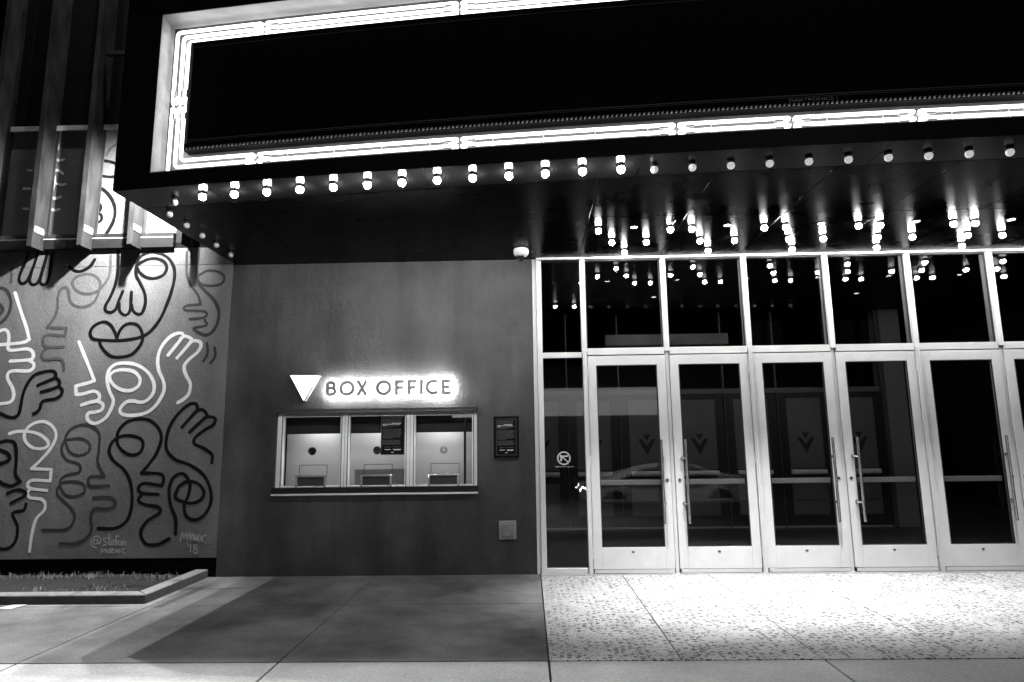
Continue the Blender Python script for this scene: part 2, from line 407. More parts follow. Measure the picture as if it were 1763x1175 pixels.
ST = {"black":[[0.04,[-5.711,3.904],[-5.705,3.78],[-5.694,3.604],[-5.706,3.446],[-5.753,3.291],[-5.807,3.171],[-5.797,3.11],[-5.735,3.089],[-5.678,3.125],[-5.645,3.237],[-5.607,3.349]],[0.04,[-5.642,3.202],[-5.626,3.107],[-5.57,3.055],[-5.52,3.066],[-5.496,3.131],[-5.499,3.338]],[0.04,[-5.486,3.182],[-5.454,3.096],[-5.391,3.06],[-5.342,3.085],[-5.316,3.196],[-5.334,3.318],[-5.396,3.441],[-5.456,3.546],[-5.466,3.669],[-5.431,3.774],[-5.349,3.829],[-5.263,3.842],[-5.139,3.804],[-5.047,3.731],[-4.991,3.625],[-4.979,3.502],[-5.002,3.346],[-5.05,3.174],[-5.114,3.004],[-5.206,2.869],[-5.302,2.794],[-5.435,2.757],[-5.603,2.74],[-5.773,2.746],[-5.911,2.762],[-5.964,2.822],[-5.949,2.899],[-5.877,2.957],[-5.793,2.97],[-5.721,2.929],[-5.663,2.843],[-5.63,2.757]],[0.04,[-5.631,2.766],[-5.604,2.859],[-5.551,2.926],[-5.467,2.947],[-5.379,2.915],[-5.324,2.82],[-5.321,2.718],[-5.373,2.626],[-5.452,2.56],[-5.586,2.537],[-5.688,2.552],[-5.77,2.616],[-5.822,2.684],[-5.844,2.744]],[0.04,[-5.466,3.669],[-5.415,3.581],[-5.324,3.518],[-5.22,3.507],[-5.12,3.549],[-5.083,3.627],[-5.115,3.706],[-5.204,3.752],[-5.308,3.754],[-5.409,3.712],[-5.466,3.669]],[0.04,[-6.841,3.874],[-6.856,3.768],[-6.908,3.61],[-6.915,3.513],[-6.867,3.469],[-6.811,3.511],[-6.771,3.625],[-6.732,3.783],[-6.718,3.872]],[0.04,[-6.773,3.616],[-6.784,3.502],[-6.735,3.454],[-6.677,3.483],[-6.645,3.587],[-6.611,3.763],[-6.596,3.869]],[0.04,[-6.642,3.596],[-6.652,3.491],[-6.605,3.45],[-6.557,3.489],[-6.536,3.62],[-6.533,3.761],[-6.526,3.868]],[0.04,[-6.307,3.677],[-6.241,3.629],[-6.179,3.61],[-6.111,3.629],[-6.038,3.681],[-5.993,3.759]],[0.04,[-6.971,1.887],[-6.865,1.843],[-6.797,1.835],[-6.742,1.867],[-6.726,1.949],[-6.716,2.088],[-6.679,2.22],[-6.599,2.335],[-6.484,2.375],[-6.383,2.382],[-6.338,2.348],[-6.349,2.298],[-6.422,2.266],[-6.543,2.214]],[0.04,[-6.35,2.306],[-6.296,2.272],[-6.282,2.214],[-6.345,2.173],[-6.493,2.134]],[0.04,[-6.297,2.197],[-6.242,2.155],[-6.252,2.089],[-6.316,2.049],[-6.432,2.034],[-6.479,2.002],[-6.489,1.936],[-6.518,1.895],[-6.558,1.874]],[0.04,[-5.662,0.545],[-5.476,0.543],[-5.352,0.604],[-5.297,0.728],[-5.293,0.906],[-5.336,1.087],[-5.422,1.214],[-5.542,1.307],[-5.608,1.417],[-5.58,1.527],[-5.491,1.591],[-5.359,1.598],[-5.243,1.56],[-5.208,1.486],[-5.248,1.395],[-5.36,1.378],[-5.479,1.453],[-5.525,1.545],[-5.516,1.656],[-5.429,1.757],[-5.299,1.792],[-5.165,1.781],[-5.044,1.687],[-4.997,1.557],[-5.041,1.392],[-5.125,1.265],[-5.202,1.166]],[0.04,[-5.202,1.166],[-4.986,1.155],[-4.935,1.1],[-4.947,1.019]],[0.04,[-4.947,1.019],[-5.146,1.048],[-5.218,1.013],[-5.193,0.941],[-4.987,0.921]],[0.04,[-5.19,0.905],[-5.214,0.852],[-5.127,0.806],[-4.976,0.778],[-4.953,0.715],[-5.094,0.619],[-5.158,0.496],[-5.093,0.373],[-4.945,0.362],[-4.82,0.423]],[0.04,[-4.377,1.275],[-4.382,1.366],[-4.481,1.44],[-4.597,1.496],[-4.592,1.57],[-4.476,1.66],[-4.385,1.715],[-4.371,1.789],[-4.466,1.808],[-4.538,1.754],[-4.663,1.635]],[0.04,[-4.467,1.827],[-4.509,1.883],[-4.585,1.885],[-4.673,1.793],[-4.761,1.692]],[0.04,[-4.585,1.894],[-4.609,1.96],[-4.703,1.952],[-4.828,1.832],[-4.912,1.685],[-4.937,1.519],[-4.911,1.409],[-4.81,1.316],[-4.637,1.251],[-4.481,1.149],[-4.388,1.004],[-4.359,0.843],[-4.415,0.701],[-4.521,0.631],[-4.635,0.668],[-4.671,0.792],[-4.632,0.899],[-4.623,1.042],[-4.705,1.152],[-4.815,1.117],[-4.86,0.973],[-4.829,0.794],[-4.763,0.651],[-4.75,0.475]],[0.04,[-4.751,1.008],[-4.661,1.061],[-4.53,1.041],[-4.448,0.933],[-4.498,0.844],[-4.626,0.819],[-4.779,0.883],[-4.751,1.008]],[0.04,[-7.007,1.536],[-6.931,1.545],[-6.838,1.562],[-6.748,1.524],[-6.71,1.358],[-6.7,1.175],[-6.633,1.083]],[0.04,[-6.633,1.083],[-6.76,1.039],[-6.959,1.123]],[0.04,[-6.978,1.453],[-6.921,1.452],[-6.821,1.414],[-6.794,1.34],[-6.903,1.296],[-6.98,1.306]],[0.036,[-6.77,0.958],[-6.642,0.993],[-6.551,0.938],[-6.719,0.841]],[0.036,[-6.539,0.83],[-6.559,0.758],[-6.687,0.724],[-6.615,0.581],[-6.616,0.422],[-6.699,0.334],[-6.867,0.336]]],"white":[[0.04,[-6.95,3.357],[-6.844,3.103],[-6.765,2.93],[-6.71,2.775]],[0.04,[-6.71,2.775],[-6.778,2.739],[-6.964,2.72],[-7.168,2.707]],[0.04,[-7.118,2.868],[-7.086,2.884],[-7.028,2.9],[-6.981,2.865],[-6.962,2.78],[-6.964,2.686],[-6.921,2.643],[-6.718,2.657],[-6.644,2.605],[-6.646,2.537],[-6.703,2.521],[-6.915,2.511]],[0.04,[-6.703,2.521],[-6.632,2.487],[-6.618,2.436],[-6.672,2.39],[-6.859,2.393],[-6.924,2.365],[-6.919,2.29],[-6.853,2.189],[-6.825,2.089],[-6.868,2.015],[-7.051,1.993]],[0.04,[-6.092,2.731],[-5.991,2.527],[-5.908,2.358],[-5.861,2.257]],[0.04,[-5.861,2.257],[-5.963,2.226],[-6.081,2.197]],[0.04,[-6.081,2.197],[-6.065,2.095]],[0.04,[-6.065,2.095],[-5.985,2.102],[-5.853,2.133],[-5.786,2.09],[-5.793,2.025],[-5.891,2.001],[-5.989,1.97]],[0.04,[-5.801,2.017],[-5.73,1.974],[-5.741,1.909],[-5.814,1.885],[-5.896,1.872],[-5.908,1.815],[-5.861,1.764],[-5.785,1.754],[-5.69,1.81],[-5.632,1.907],[-5.609,2.022],[-5.669,2.138],[-5.706,2.272],[-5.691,2.388],[-5.612,2.454],[-5.478,2.465],[-5.341,2.433],[-5.216,2.347],[-5.14,2.23],[-5.131,2.114],[-5.191,2.024],[-5.272,1.992],[-5.374,2.01],[-5.456,1.995],[-5.517,1.922],[-5.503,1.865],[-5.41,1.839],[-5.261,1.85],[-5.156,1.893],[-5.071,1.981],[-5.007,2.128],[-5.024,2.245],[-5.083,2.362],[-5.11,2.496],[-5.086,2.63],[-5.01,2.747],[-4.93,2.805],[-4.855,2.82],[-4.819,2.794],[-4.857,2.727],[-4.988,2.553]],[0.04,[-5.685,2.321],[-5.622,2.37],[-5.505,2.385],[-5.385,2.358],[-5.312,2.282],[-5.314,2.199],[-5.384,2.142],[-5.484,2.136],[-5.589,2.178],[-5.662,2.254],[-5.685,2.321]],[0.04,[-4.85,2.753],[-4.793,2.78],[-4.714,2.742],[-4.736,2.691],[-4.876,2.517]],[0.04,[-4.736,2.691],[-4.687,2.724],[-4.61,2.706],[-4.598,2.647],[-4.644,2.572],[-4.739,2.49],[-4.784,2.407],[-4.752,2.307],[-4.695,2.206],[-4.704,2.091],[-4.758,2.026],[-4.83,1.981]],[0.036,[-6.828,1.645],[-6.735,1.668],[-6.601,1.666],[-6.464,1.631],[-6.361,1.556],[-6.346,1.5],[-6.408,1.464],[-6.524,1.475],[-6.616,1.541],[-6.646,1.634],[-6.607,1.717],[-6.517,1.771],[-6.403,1.775],[-6.3,1.703],[-6.261,1.601],[-6.313,1.463],[-6.414,1.336],[-6.517,1.233]],[0.036,[-6.517,1.233],[-6.279,1.221]],[0.036,[-6.279,1.221],[-6.279,1.088]],[0.036,[-6.279,1.088],[-6.484,1.1],[-6.54,1.064],[-6.512,1.009],[-6.311,0.98]],[0.036,[-6.51,0.991],[-6.534,0.956],[-6.5,0.901],[-6.366,0.882],[-6.315,0.836],[-6.316,0.756],[-6.399,0.659],[-6.43,0.508],[-6.437,0.402],[-6.439,0.297]]],"grey":[[0.034,[-5.802,3.853],[-5.789,3.606],[-5.821,3.484],[-5.93,3.355],[-6.066,3.328],[-6.191,3.377],[-6.242,3.457],[-6.223,3.526],[-6.123,3.574],[-6.001,3.566],[-5.918,3.503],[-5.894,3.433],[-5.904,3.346],[-5.953,3.225],[-6.051,3.167],[-6.154,3.169],[-6.246,3.231],[-6.285,3.37],[-6.324,3.409],[-6.382,3.39],[-6.408,3.303],[-6.401,3.147],[-6.432,3.027],[-6.506,2.917]],[0.034,[-6.506,2.917],[-6.265,2.904]],[0.034,[-6.265,2.904],[-6.273,2.811]],[0.034,[-6.273,2.811],[-6.48,2.826],[-6.543,2.773],[-6.518,2.704],[-6.465,2.678],[-6.277,2.675]],[0.034,[-6.464,2.673],[-6.527,2.62],[-6.538,2.569],[-6.483,2.526],[-6.314,2.532],[-6.258,2.481],[-6.241,2.397]],[0.034,[-7.028,3.665],[-7.009,3.498]]],"dark":[[0.04,[-7.25,3.406],[-7.148,3.422],[-7.057,3.385],[-6.989,3.244],[-7.006,3.089],[-7.097,2.979],[-7.203,3.006]],[0.04,[-7.16,3.23],[-7.124,3.212],[-7.081,3.142],[-7.11,3.091]],[0.04,[-4.7,3.954],[-4.708,3.689],[-4.71,3.584],[-4.684,3.444],[-4.591,3.338],[-4.483,3.233],[-4.406,3.094],[-4.406,2.957],[-4.458,2.839],[-4.54,2.79],[-4.643,2.825]],[0.032,[-4.847,3.833],[-4.828,3.552],[-4.767,3.411],[-4.674,3.288],[-4.632,3.175]],[0.032,[-4.632,3.17],[-4.81,3.153],[-4.823,3.101],[-4.575,3.08],[-4.571,3.011],[-4.756,2.989]],[0.032,[-4.569,2.977],[-4.547,2.909],[-4.698,2.877],[-4.643,2.825]],[0.032,[-4.705,3.514],[-4.648,3.426],[-4.527,3.398],[-4.392,3.421],[-4.362,3.508],[-4.435,3.57],[-4.573,3.59],[-4.705,3.514]],[0.032,[-4.525,2.688],[-4.509,2.57],[-4.553,2.47]],[0.032,[-4.429,2.636],[-4.415,2.535],[-4.468,2.444]],[0.034,[-6.152,1.553],[-6.106,1.673],[-5.96,1.736],[-5.804,1.697],[-5.739,1.603],[-5.733,1.437],[-5.729,1.291],[-5.64,1.135]],[0.034,[-5.64,1.135],[-5.809,1.128],[-5.799,1.029],[-5.574,1.026]],[0.034,[-5.749,0.893],[-5.544,0.891],[-5.481,0.819],[-5.551,0.766],[-5.719,0.768],[-5.758,0.679],[-5.735,0.537],[-5.8,0.432],[-5.925,0.38],[-6.091,0.382]],[0.034,[-6.152,1.553],[-6.082,1.423],[-5.964,1.376],[-5.854,1.421],[-5.854,1.512],[-5.944,1.569],[-6.058,1.57],[-6.151,1.544],[-6.179,1.443],[-6.111,1.332],[-5.954,1.275],[-5.946,1.184],[-6.093,1.15],[-6.161,1.078],[-6.111,0.951],[-5.994,0.905],[-5.867,0.948],[-5.875,1.038],[-5.992,1.076],[-6.14,1.06],[-6.186,0.952],[-6.102,0.861],[-5.979,0.752],[-5.95,0.645],[-6.033,0.54],[-6.311,0.533]]],"sig":[[0.014,[-5.654,0.414],[-5.689,0.423],[-5.701,0.396],[-5.684,0.371],[-5.656,0.382],[-5.653,0.423],[-5.646,0.377],[-5.622,0.381],[-5.618,0.418],[-5.643,0.455],[-5.687,0.455],[-5.722,0.423],[-5.728,0.382],[-5.706,0.345],[-5.657,0.336]],[0.014,[-5.552,0.44],[-5.588,0.431],[-5.582,0.413],[-5.551,0.39],[-5.549,0.367],[-5.586,0.355]],[0.014,[-5.524,0.472],[-5.515,0.367],[-5.496,0.366]],[0.014,[-5.54,0.431],[-5.502,0.43]],[0.014,[-5.493,0.389],[-5.46,0.393],[-5.467,0.415],[-5.49,0.407],[-5.487,0.369],[-5.453,0.369]],[0.014,[-5.412,0.457],[-5.437,0.457],[-5.432,0.348]],[0.014,[-5.451,0.403],[-5.413,0.405]],[0.014,[-5.374,0.397],[-5.403,0.402],[-5.41,0.375],[-5.385,0.356],[-5.371,0.384],[-5.365,0.356]],[0.014,[-5.355,0.402],[-5.349,0.356]],[0.014,[-5.352,0.388],[-5.331,0.401],[-5.317,0.356]],[0.014,[-5.594,0.276],[-5.593,0.322],[-5.571,0.294],[-5.555,0.321],[-5.541,0.276]],[0.014,[-5.501,0.312],[-5.527,0.307],[-5.527,0.28],[-5.502,0.275],[-5.499,0.312],[-5.49,0.275]],[0.014,[-5.478,0.33],[-5.474,0.275],[-5.459,0.275]],[0.014,[-5.486,0.312],[-5.458,0.311]],[0.014,[-5.434,0.311],[-5.43,0.275]],[0.014,[-5.4,0.311],[-5.413,0.293],[-5.397,0.274],[-5.379,0.293],[-5.4,0.311]],[0.014,[-5.324,0.319],[-5.353,0.32],[-5.354,0.279],[-5.325,0.274]],[0.014,[-4.688,0.396],[-4.671,0.496],[-4.652,0.427],[-4.627,0.491],[-4.612,0.404]],[0.014,[-4.612,0.404],[-4.589,0.486],[-4.569,0.399]],[0.014,[-4.569,0.399],[-4.555,0.481],[-4.53,0.399],[-4.526,0.472]],[0.014,[-4.526,0.472],[-4.501,0.394],[-4.496,0.462]],[0.014,[-4.468,0.462],[-4.484,0.426],[-4.467,0.387],[-4.441,0.416],[-4.468,0.462]],[0.014,[-4.391,0.457],[-4.428,0.448],[-4.43,0.393],[-4.395,0.375]],[0.014,[-4.605,0.368],[-4.586,0.34]],[0.014,[-4.566,0.354],[-4.565,0.272]],[0.014,[-4.494,0.353],[-4.527,0.349],[-4.52,0.321],[-4.487,0.298],[-4.488,0.262],[-4.516,0.26],[-4.528,0.29],[-4.497,0.321],[-4.494,0.353]]],"up":{"black":[[0.04,[-6.182,5.003],[-6.109,5.037],[-6.024,5.049],[-5.918,5.041],[-5.829,5.005],[-5.758,4.953]],[0.04,[-6.17,4.874],[-6.016,4.851],[-5.9,4.834],[-5.825,4.846],[-5.753,4.894]],[0.045,[-6.156,4.726],[-6.011,4.693],[-5.878,4.582],[-5.798,4.424],[-5.802,4.25],[-5.889,4.069],[-5.941,4.023]],[0.035,[-6.132,4.471],[-6.03,4.488],[-5.98,4.457],[-5.984,4.39],[-6.048,4.368],[-5.97,4.341],[-5.954,4.273],[-6.007,4.235],[-6.112,4.247]]],"white":[[0.05,[-5.461,4.089],[-5.379,4.116],[-5.3,4.181],[-5.28,4.277]],[0.035,[-6.63,5.094],[-6.571,5.072],[-6.514,5.081]],[0.035,[-6.625,4.944],[-6.557,4.933],[-6.505,4.892]],[0.035,[-6.618,4.875],[-6.6,4.795],[-6.628,4.599]],[0.035,[-6.626,4.579],[-6.558,4.566],[-6.503,4.586]],[0.035,[-6.63,4.433],[-6.561,4.41],[-6.506,4.424]],[0.035,[-6.634,5.315],[-6.601,5.274],[-6.605,5.223],[-6.632,5.204]],[0.03,[-6.96,4.952],[-6.912,4.945]],[0.03,[-6.991,4.706],[-6.904,4.7]],[0.03,[-6.962,4.441],[-6.904,4.433]],[0.03,[-6.463,4.753],[-6.509,4.744],[-6.608,4.776]]],"grey":[[0.035,[-5.964,5.127],[-5.915,5.226],[-5.824,5.274],[-5.728,5.272]],[0.035,[-5.45,4.416],[-5.389,4.357],[-5.399,4.241]]]}}

# ================================================================== GROUND
def slabs(name, xs, ys, z0, z1, m, gap=0.010, bevel=0.004):
    mb = MB()
    for i in range(len(xs) - 1):
        for j in range(len(ys) - 1):
            mb.box(xs[i] + gap / 2, xs[i + 1] - gap / 2, ys[j] + gap / 2, ys[j + 1] - gap / 2, z0, z1)
    return struct(mb.build(name, m, bevel=bevel))
struct(box(-60, 60, -60, 40, -0.92, -0.74).build('ground', mat('dark_bedding', 0.02, rough=0.95, var=0.3, scale=3)))
slabs('sidewalk', [-11.8, -9.9, -8.0, -6.12, -4.25, -2.42, -0.565], [-2.85, -1.30, 0.0], -0.10, 0.0, walk_m)
slabs('entrance_paving', [-0.565, 0.335, 1.28, 2.24, 3.2, 4.16, 5.12, 6.08, 7.04, 8.0], [-2.85, -0.085], -0.10, 0.0, spk_m, gap=0.008)
slabs('pavement', [-11.8, -9.9, -8.0, -6.12, -4.25, -2.42, -0.565, 1.29, 3.2, 5.1, 7.0, 9.0], [-8.9, -6.9, -4.85, -2.85], -0.10, -0.002, pave_m, gap=0.014)
struct(box(-30, 30, -9.14, -8.91, -0.65, -0.004).build('kerb', curb_m, bevel=0.02))
struct(box(-60, 60, -19.0, -9.15, -0.70, -0.50).build('road', road_m))
struct(box(-60, 60, -20.3, -19.01, -0.31, -0.03).build('far_pavement', pave_m, bevel=0.02))
mk = MB()
for k in range(-8, 9): mk.box(k * 4.0, k * 4.0 + 1.6, -14.2, -14.08, -0.499, -0.495)
struct(mk.build('road_marking', mat('road_paint', 0.6, rough=0.7, var=0.2, scale=30)))

# ================================================================== BUILDING WALLS
XL = -4.263
# box office wall with its window opening
bow = thing('box_office_wall', 'grey plastered wall around the box office windows, between the mural and the glass entrance', 'wall', (0, 0, 0))
mb = MB()
wx0, wx1, wz0, wz1 = -3.632, -1.275, 0.90, 1.875
T = 0.30
mb.box(XL + 0.006, wx0, 0, T, -0.1, 3.655).box(wx1, -0.602, 0, T, -0.1, 3.655)
mb.box(wx0, wx1, 0, T, -0.1, wz0).box(wx0, wx1, 0, T, wz1, 3.655)
mb.build('plaster_face', wall_m, bow)
box(-0.601, -0.556, -0.012, 0.10, 0.0, 3.652).build('edge_trim', alu, bow, bevel=0.003)

# mural wall
mw = thing('mural_wall', 'pale wall painted with looping line faces and hands beside the box office', 'wall', (0, 0, 0))
box(-12, XL, 0.0, T, 0.21, 3.668).build('painted_panel', mural_m, mw)
box(-12, XL, 0.0, T, 3.674, 3.885).build('painted_panel', mural_m, mw)
box(-12, XL, 0.03, T, -0.1, 0.205).build('base_course', black_matte, mw)
for c, mt in (('black', paint_black), ('white', paint_white), ('grey', paint_grey), ('dark', paint_dark)):
    strokes_mesh(MB(), ST[c], -0.0015, xmax=XL - 0.01, zmax=3.88, zmin=0.22).build(c + '_paint_lines' if c != 'dark' else 'dark_grey_paint_lines', mt, mw)
strokes_mesh(MB(), ST['sig'], -0.003, xmax=XL - 0.01).build('painted_signature', paint_sig, mw)

# ledge between the two painted fields
lg = thing('wall_ledge', 'black metal ledge running above the lower mural behind the steel beams', 'ledge', (0, 0, 0))
box(-12, -5.0, -0.05, 0.3, 3.89, 4.072).build('ledge_body', black_face, lg)
box(-12, -5.01, -0.054, -0.0505, 4.010, 4.020).build('drip_edge', alu, lg)

# upper mural
um = thing('upper_mural_panel', 'upper painted wall panel with curved black lines showing between the steel beams', 'wall', (0, 0, 0))
box(-7.3, -5.003, 0.0, T, 4.078, 5.46).build('painted_panel', mural_m, um)
box(-7.3, -5.003, -0.03, T, 5.463, 5.53).build('cap_flashing', alu, um)
for c, mt in (('black', paint_black), ('white', paint_white), ('grey', paint_grey)):
    strokes_mesh(MB(), ST['up'][c], -0.0015, xmax=-5.01, zmin=4.09).build(c + '_paint_lines', mt, um)

# upper facade, black cladding
uf = thing('upper_facade', 'black metal clad upper wall of the theatre above the marquee', 'wall', (0, 0, 0))
mb = MB()
mb.box(-12, -7.31, 0.02, 0.35, 3.89, 15.2)
mb.box(-7.31, XL, 0.02, 0.35, 5.535, 15.2)
mb.box(-4.995, XL, 0.02, 0.35, 3.89, 5.53)
mb.box(XL + 0.004, 9.5, 0.06, 0.4, 3.72, 15.2)
mb.build('cladding', black_matte, uf)
for k in range(14):
    x = -11.6 + k * 1.5
    if x > XL: box(x, x + 0.02, 0.045, 0.0595, 5.6, 15.2).build('cladding_seam', black_face, uf)
    else: box(x, x + 0.02, 0.008, 0.0195, 5.6, 15.2).build('cladding_seam', black_face, uf)

# ================================================================== STEEL BEAMS
def beam_base():
    t = thing('steel_beam', '', 'beam', (0, 0, 0), 'upright steel beams in front of the mural')
    z0, z1 = 3.868, 13.0
    yb, yf = -0.008, -0.262
    mb = MB()
    mb.box(-0.032, 0.032, yf, yf + 0.012, z0, z1)          # front flange
    mb.box(-0.032, 0.032, yb - 0.012, yb, z0, z1)          # back flange
    mb.box(-0.006, 0.006, yf + 0.0125, yb - 0.0125, z0, z1)  # web
    mb.build('beam_body', steel_beam, t)
    mb = MB().box(0.0065, 0.013, yf + 0.05, yb - 0.05, z0 + 0.19, z0 + 0.27)
    p = mb.build('splice_plate', mat('plate_steel', 0.42, rough=0.4, metal=0.4, var=0.2, scale=20), t, bevel=0.002)
    bb = MB()
    for yy in (yf + 0.065, yb - 0.065):
        for zz in (z0 + 0.205, z0 + 0.255):
            bb.add([(0.0135 + (0.006 if q else 0), yy + 0.006 * math.cos(a), zz + 0.006 * math.sin(a)) for q in (0, 1) for a in [2 * PI * k / 8 for k in range(8)]],
                   [tuple(range(8)), tuple(range(8, 16))] + [(k, (k + 1) % 8, 8 + (k + 1) % 8, 8 + k) for k in range(8)])
    bb.build('bolt_heads', steel, p)
    return t
b0 = beam_base()
labs = ['dim steel beam at the far left edge of the mural, mostly in the dark',
        'long steel beam second from the left, its web faintly streaked',
        'brightest long steel beam, directly left of the lit strip of upper mural',
        'short visible steel beam end next to the marquee corner, mostly hidden by the marquee',
        'unlit steel beam tucked against the underside of the marquee']
for i, (x, l) in enumerate(zip([-7.23, -6.63, -6.02, -5.41, -4.81], labs)):
    if i == 0: b0.location.x = x; b0['label'] = l
    else: dup(b0, (x, 0, 0), l)
tb = box(-5.985, -5.70, -0.16, -0.11, 6.415, 6.465).build('cross_bar', steel_beam, None, bevel=0.003)
tag(tb, 'short horizontal steel stub fixed to the right side of the brightest beam', 'bracket')
tb = box(-5.375, -5.24, -0.16, -0.11, 7.14, 7.19).build('cross_bar', steel_beam, None, bevel=0.003)
tag(tb, 'short steel stub at the top edge of the photo above the corner of the marquee', 'bracket')

# ================================================================== MARQUEE
def Yf(x):
    if x > 3.4: return 0.006 * 3.4 ** 2 - 0.084 * 3.4 - 2.782 - 0.045 * (x - 3.4)
    return 0.006 * x * x - 0.084 * x - 2.782
def sweep(mb, x0, x1, o0, o1, z0, z1, step=0.35):
    n = max(1, int(round((x1 - x0) / step)))
    vs = []; fs = []
    for i in range(n + 1):
        x = x0 + (x1 - x0) * i / n; y = Yf(x)
        vs += [(x, y + o0, z0), (x, y + o1, z0), (x, y + o1, z1), (x, y + o0, z1)]
    for i in range(n):
        a = 4 * i; b = a + 4
        for k in range(4):
            k2 = (k + 1) % 4
            fs.append((a + k, b + k, b + k2, a + k2))
    fs.append((0, 1, 2, 3)); fs.append((4 * n + 3, 4 * n + 2, 4 * n + 1, 4 * n))
    return mb.add(vs, fs)
MX0, MX1 = -4.245, 6.6
ML = -3.895               # left end of neon channel
ZB, ZT = 3.803, 5.30
mq = thing('marquee', 'large black theatre marquee with a neon framed display, hanging over the entrance', 'marquee', (0, 0, 0))
fb = MB()
sweep(fb, MX0, MX1, 0.0, 0.26, 3.665, ZB - 0.006)
sweep(fb, MX0, MX1, 0.0, 0.26, ZT + 0.006, 5.45)
sweep(fb, MX0, ML - 0.006, 0.0, 0.26, ZB - 0.006, ZT + 0.006)
fb.build('fascia', black_face, mq)
bb = MB()
vs = []
# box body behind the channel: left wall, roof
bb.add([(MX0, Yf(MX0) + 0.262, 3.675), (MX0 + 0.03, Yf(MX0) + 0.262, 3.675), (MX0 + 0.03, 0.0, 3.675), (MX0, 0.0, 3.675),
        (MX0, Yf(MX0) + 0.262, 5.45), (MX0 + 0.03, Yf(MX0) + 0.262, 5.45), (MX0 + 0.03, 0.0, 5.45), (MX0, 0.0, 5.45)],
       [(0, 3, 2, 1), (4, 5, 6, 7), (0, 1, 5, 4), (1, 2, 6, 5), (2, 3, 7, 6), (3, 0, 4, 7)])
bb.build('side_wall', black_face, mq)
n = 20
vs = []; fs = []
for i in range(n + 1):
    x = MX0 + (MX1 - MX0) * i / n
    vs += [(x, Yf(x), 5.455), (x, 0.055, 5.455), (x, 0.055, 5.50), (x, Yf(x), 5.50)]
for i in range(n):
    a = 4 * i; b = a + 4
    for k in range(4): fs.append((a + k, b + k, b + (k + 1) % 4, a + (k + 1) % 4))
fs.append((0, 1, 2, 3)); fs.append((4 * n, 4 * n + 3, 4 * n + 2, 4 * n + 1))
MB().add(vs, fs).build('roof', black_matte, mq)
# channel lining
cb = MB()
sweep(cb, ML, MX1 - 0.2, 0.20, 0.24, ZB, ZT)
cb.build('neon_channel_back', mat('grey_channel_floor', 0.13, rough=0.4, var=0.35, scale=7), mq)
cb = MB()
sweep(cb, ML, MX1 - 0.2, 0.0, 0.199, ZT - 0.005, ZT)
sweep(cb, ML, MX1 - 0.2, 0.004, 0.199, ZB, ZB + 0.005)
sweep(cb, ML - 0.005, ML, 0.0, 0.199, ZB, ZT)
cb.build('neon_channel_return', chan_m, mq)
# display
dx0, dz0, dz1 = -3.665, 4.035, 5.07
db = MB(); sweep(db, dx0, MX1 - 0.4, 0.105, 0.199, dz0, dz1)
disp = db.build('display_board', disp_m, mq)
bz = MB()
sweep(bz, dx0 + 0.03, MX1 - 0.4, 0.100, 0.1045, 4.122, 4.127)
sweep(bz, dx0 + 0.03, MX1 - 0.4, 0.101, 0.1045, 4.108, 4.110)
sweep(bz, dx0 + 0.03, MX1 - 0.4, 0.101, 0.1045, 5.012, 5.0145)
bz.build('bezel_line', mat('bezel_metal', 0.35, rough=0.4, metal=0.5), disp)
vt = MB(); x = dx0 + 0.02
while x < MX1 - 0.5:
    y = Yf(x); vt.add([(x, y + 0.098, 4.040), (x + 0.016, y + 0.098, 4.040), (x + 0.022, y + 0.098, 4.058), (x + 0.006, y + 0.098, 4.058),
                       (x, y + 0.104, 4.040), (x + 0.016, y + 0.104, 4.040), (x + 0.022, y + 0.104, 4.058), (x + 0.006, y + 0.104, 4.058)],
                      [(0, 1, 2, 3), (7, 6, 5, 4), (0, 4, 5, 1), (1, 5, 6, 2), (2, 6, 7, 3), (3, 7, 4, 0)])
    x += 0.036
vt.build('vent_louvres', mat('louvre_metal', 0.9, rough=0.5), disp)
vt = MB(); z = 4.10
while z < 5.05:
    y = Yf(dx0); vt.box(dx0 + 0.004, dx0 + 0.030, y + 0.098, y + 0.1035, z, z + 0.006); z += 0.0155
vt.build('side_vent_louvres', mat('louvre_metal', 0.9, rough=0.5), disp)
tx = text_mesh('maker_lettering', 'DAKTRONICS', mat('maker_print', 0.95, rough=0.5), disp, 1.41, 4.074, 0, 0.024, 0.33, bold=-0.01)
for v in tx.data.vertices: v.co.y = Yf(v.co.x) + 0.1025
MB().box(1.765, 1.768, Yf(1.76) + 0.100, Yf(1.76) + 0.104, 4.066, 4.104).build('display_seam', MATS['bezel_metal'], disp)

# neon tubes: three nested runs, broken into lengths
NY = 0.150; nr = 0.0145
breaks_b = [-3.00, -1.21, 0.55, 1.44, 2.375, 3.3, 4.2, 5.1, 6.0]
breaks_t = [-2.99, -1.21, 0.55, 2.3, 4.0, 5.6]
runs = [(3.845, 5.215, -3.830), (3.905, 5.160, -3.765), (3.965, 5.108, -3.712)]
cap_m = mat('electrode_sleeve', 0.45, rough=0.5, var=0.3, scale=40)
wire_m = mat('black_rubber', 0.01, rough=0.6)
stand_m = mat('tube_support_glass', 0.75, rough=0.3)
CUR = [None]
class Bits:
    def __init__(s, nm_, m_): s.nm_ = nm_; s.m_ = m_
    def tube(s, *a):
        PEND.append((s.nm_, s.m_, a)); return s
PEND = []
def flush(par):
    for a, b, c in PEND: MB().tube(*c).build(a, b, par, smooth=True)
    PEND.clear()
caps = Bits('electrode_sleeve', cap_m); wires = Bits('neon_wire', wire_m); stands = Bits('tube_support', stand_m)
def neon_piece(pts):
    CUR[0] = MB().tube(pts, nr, 10).build('neon_tube', neon_m, mq, smooth=True); return CUR[0]
def Pn(x, z, o=NY): return (x, Yf(x) + o, z)
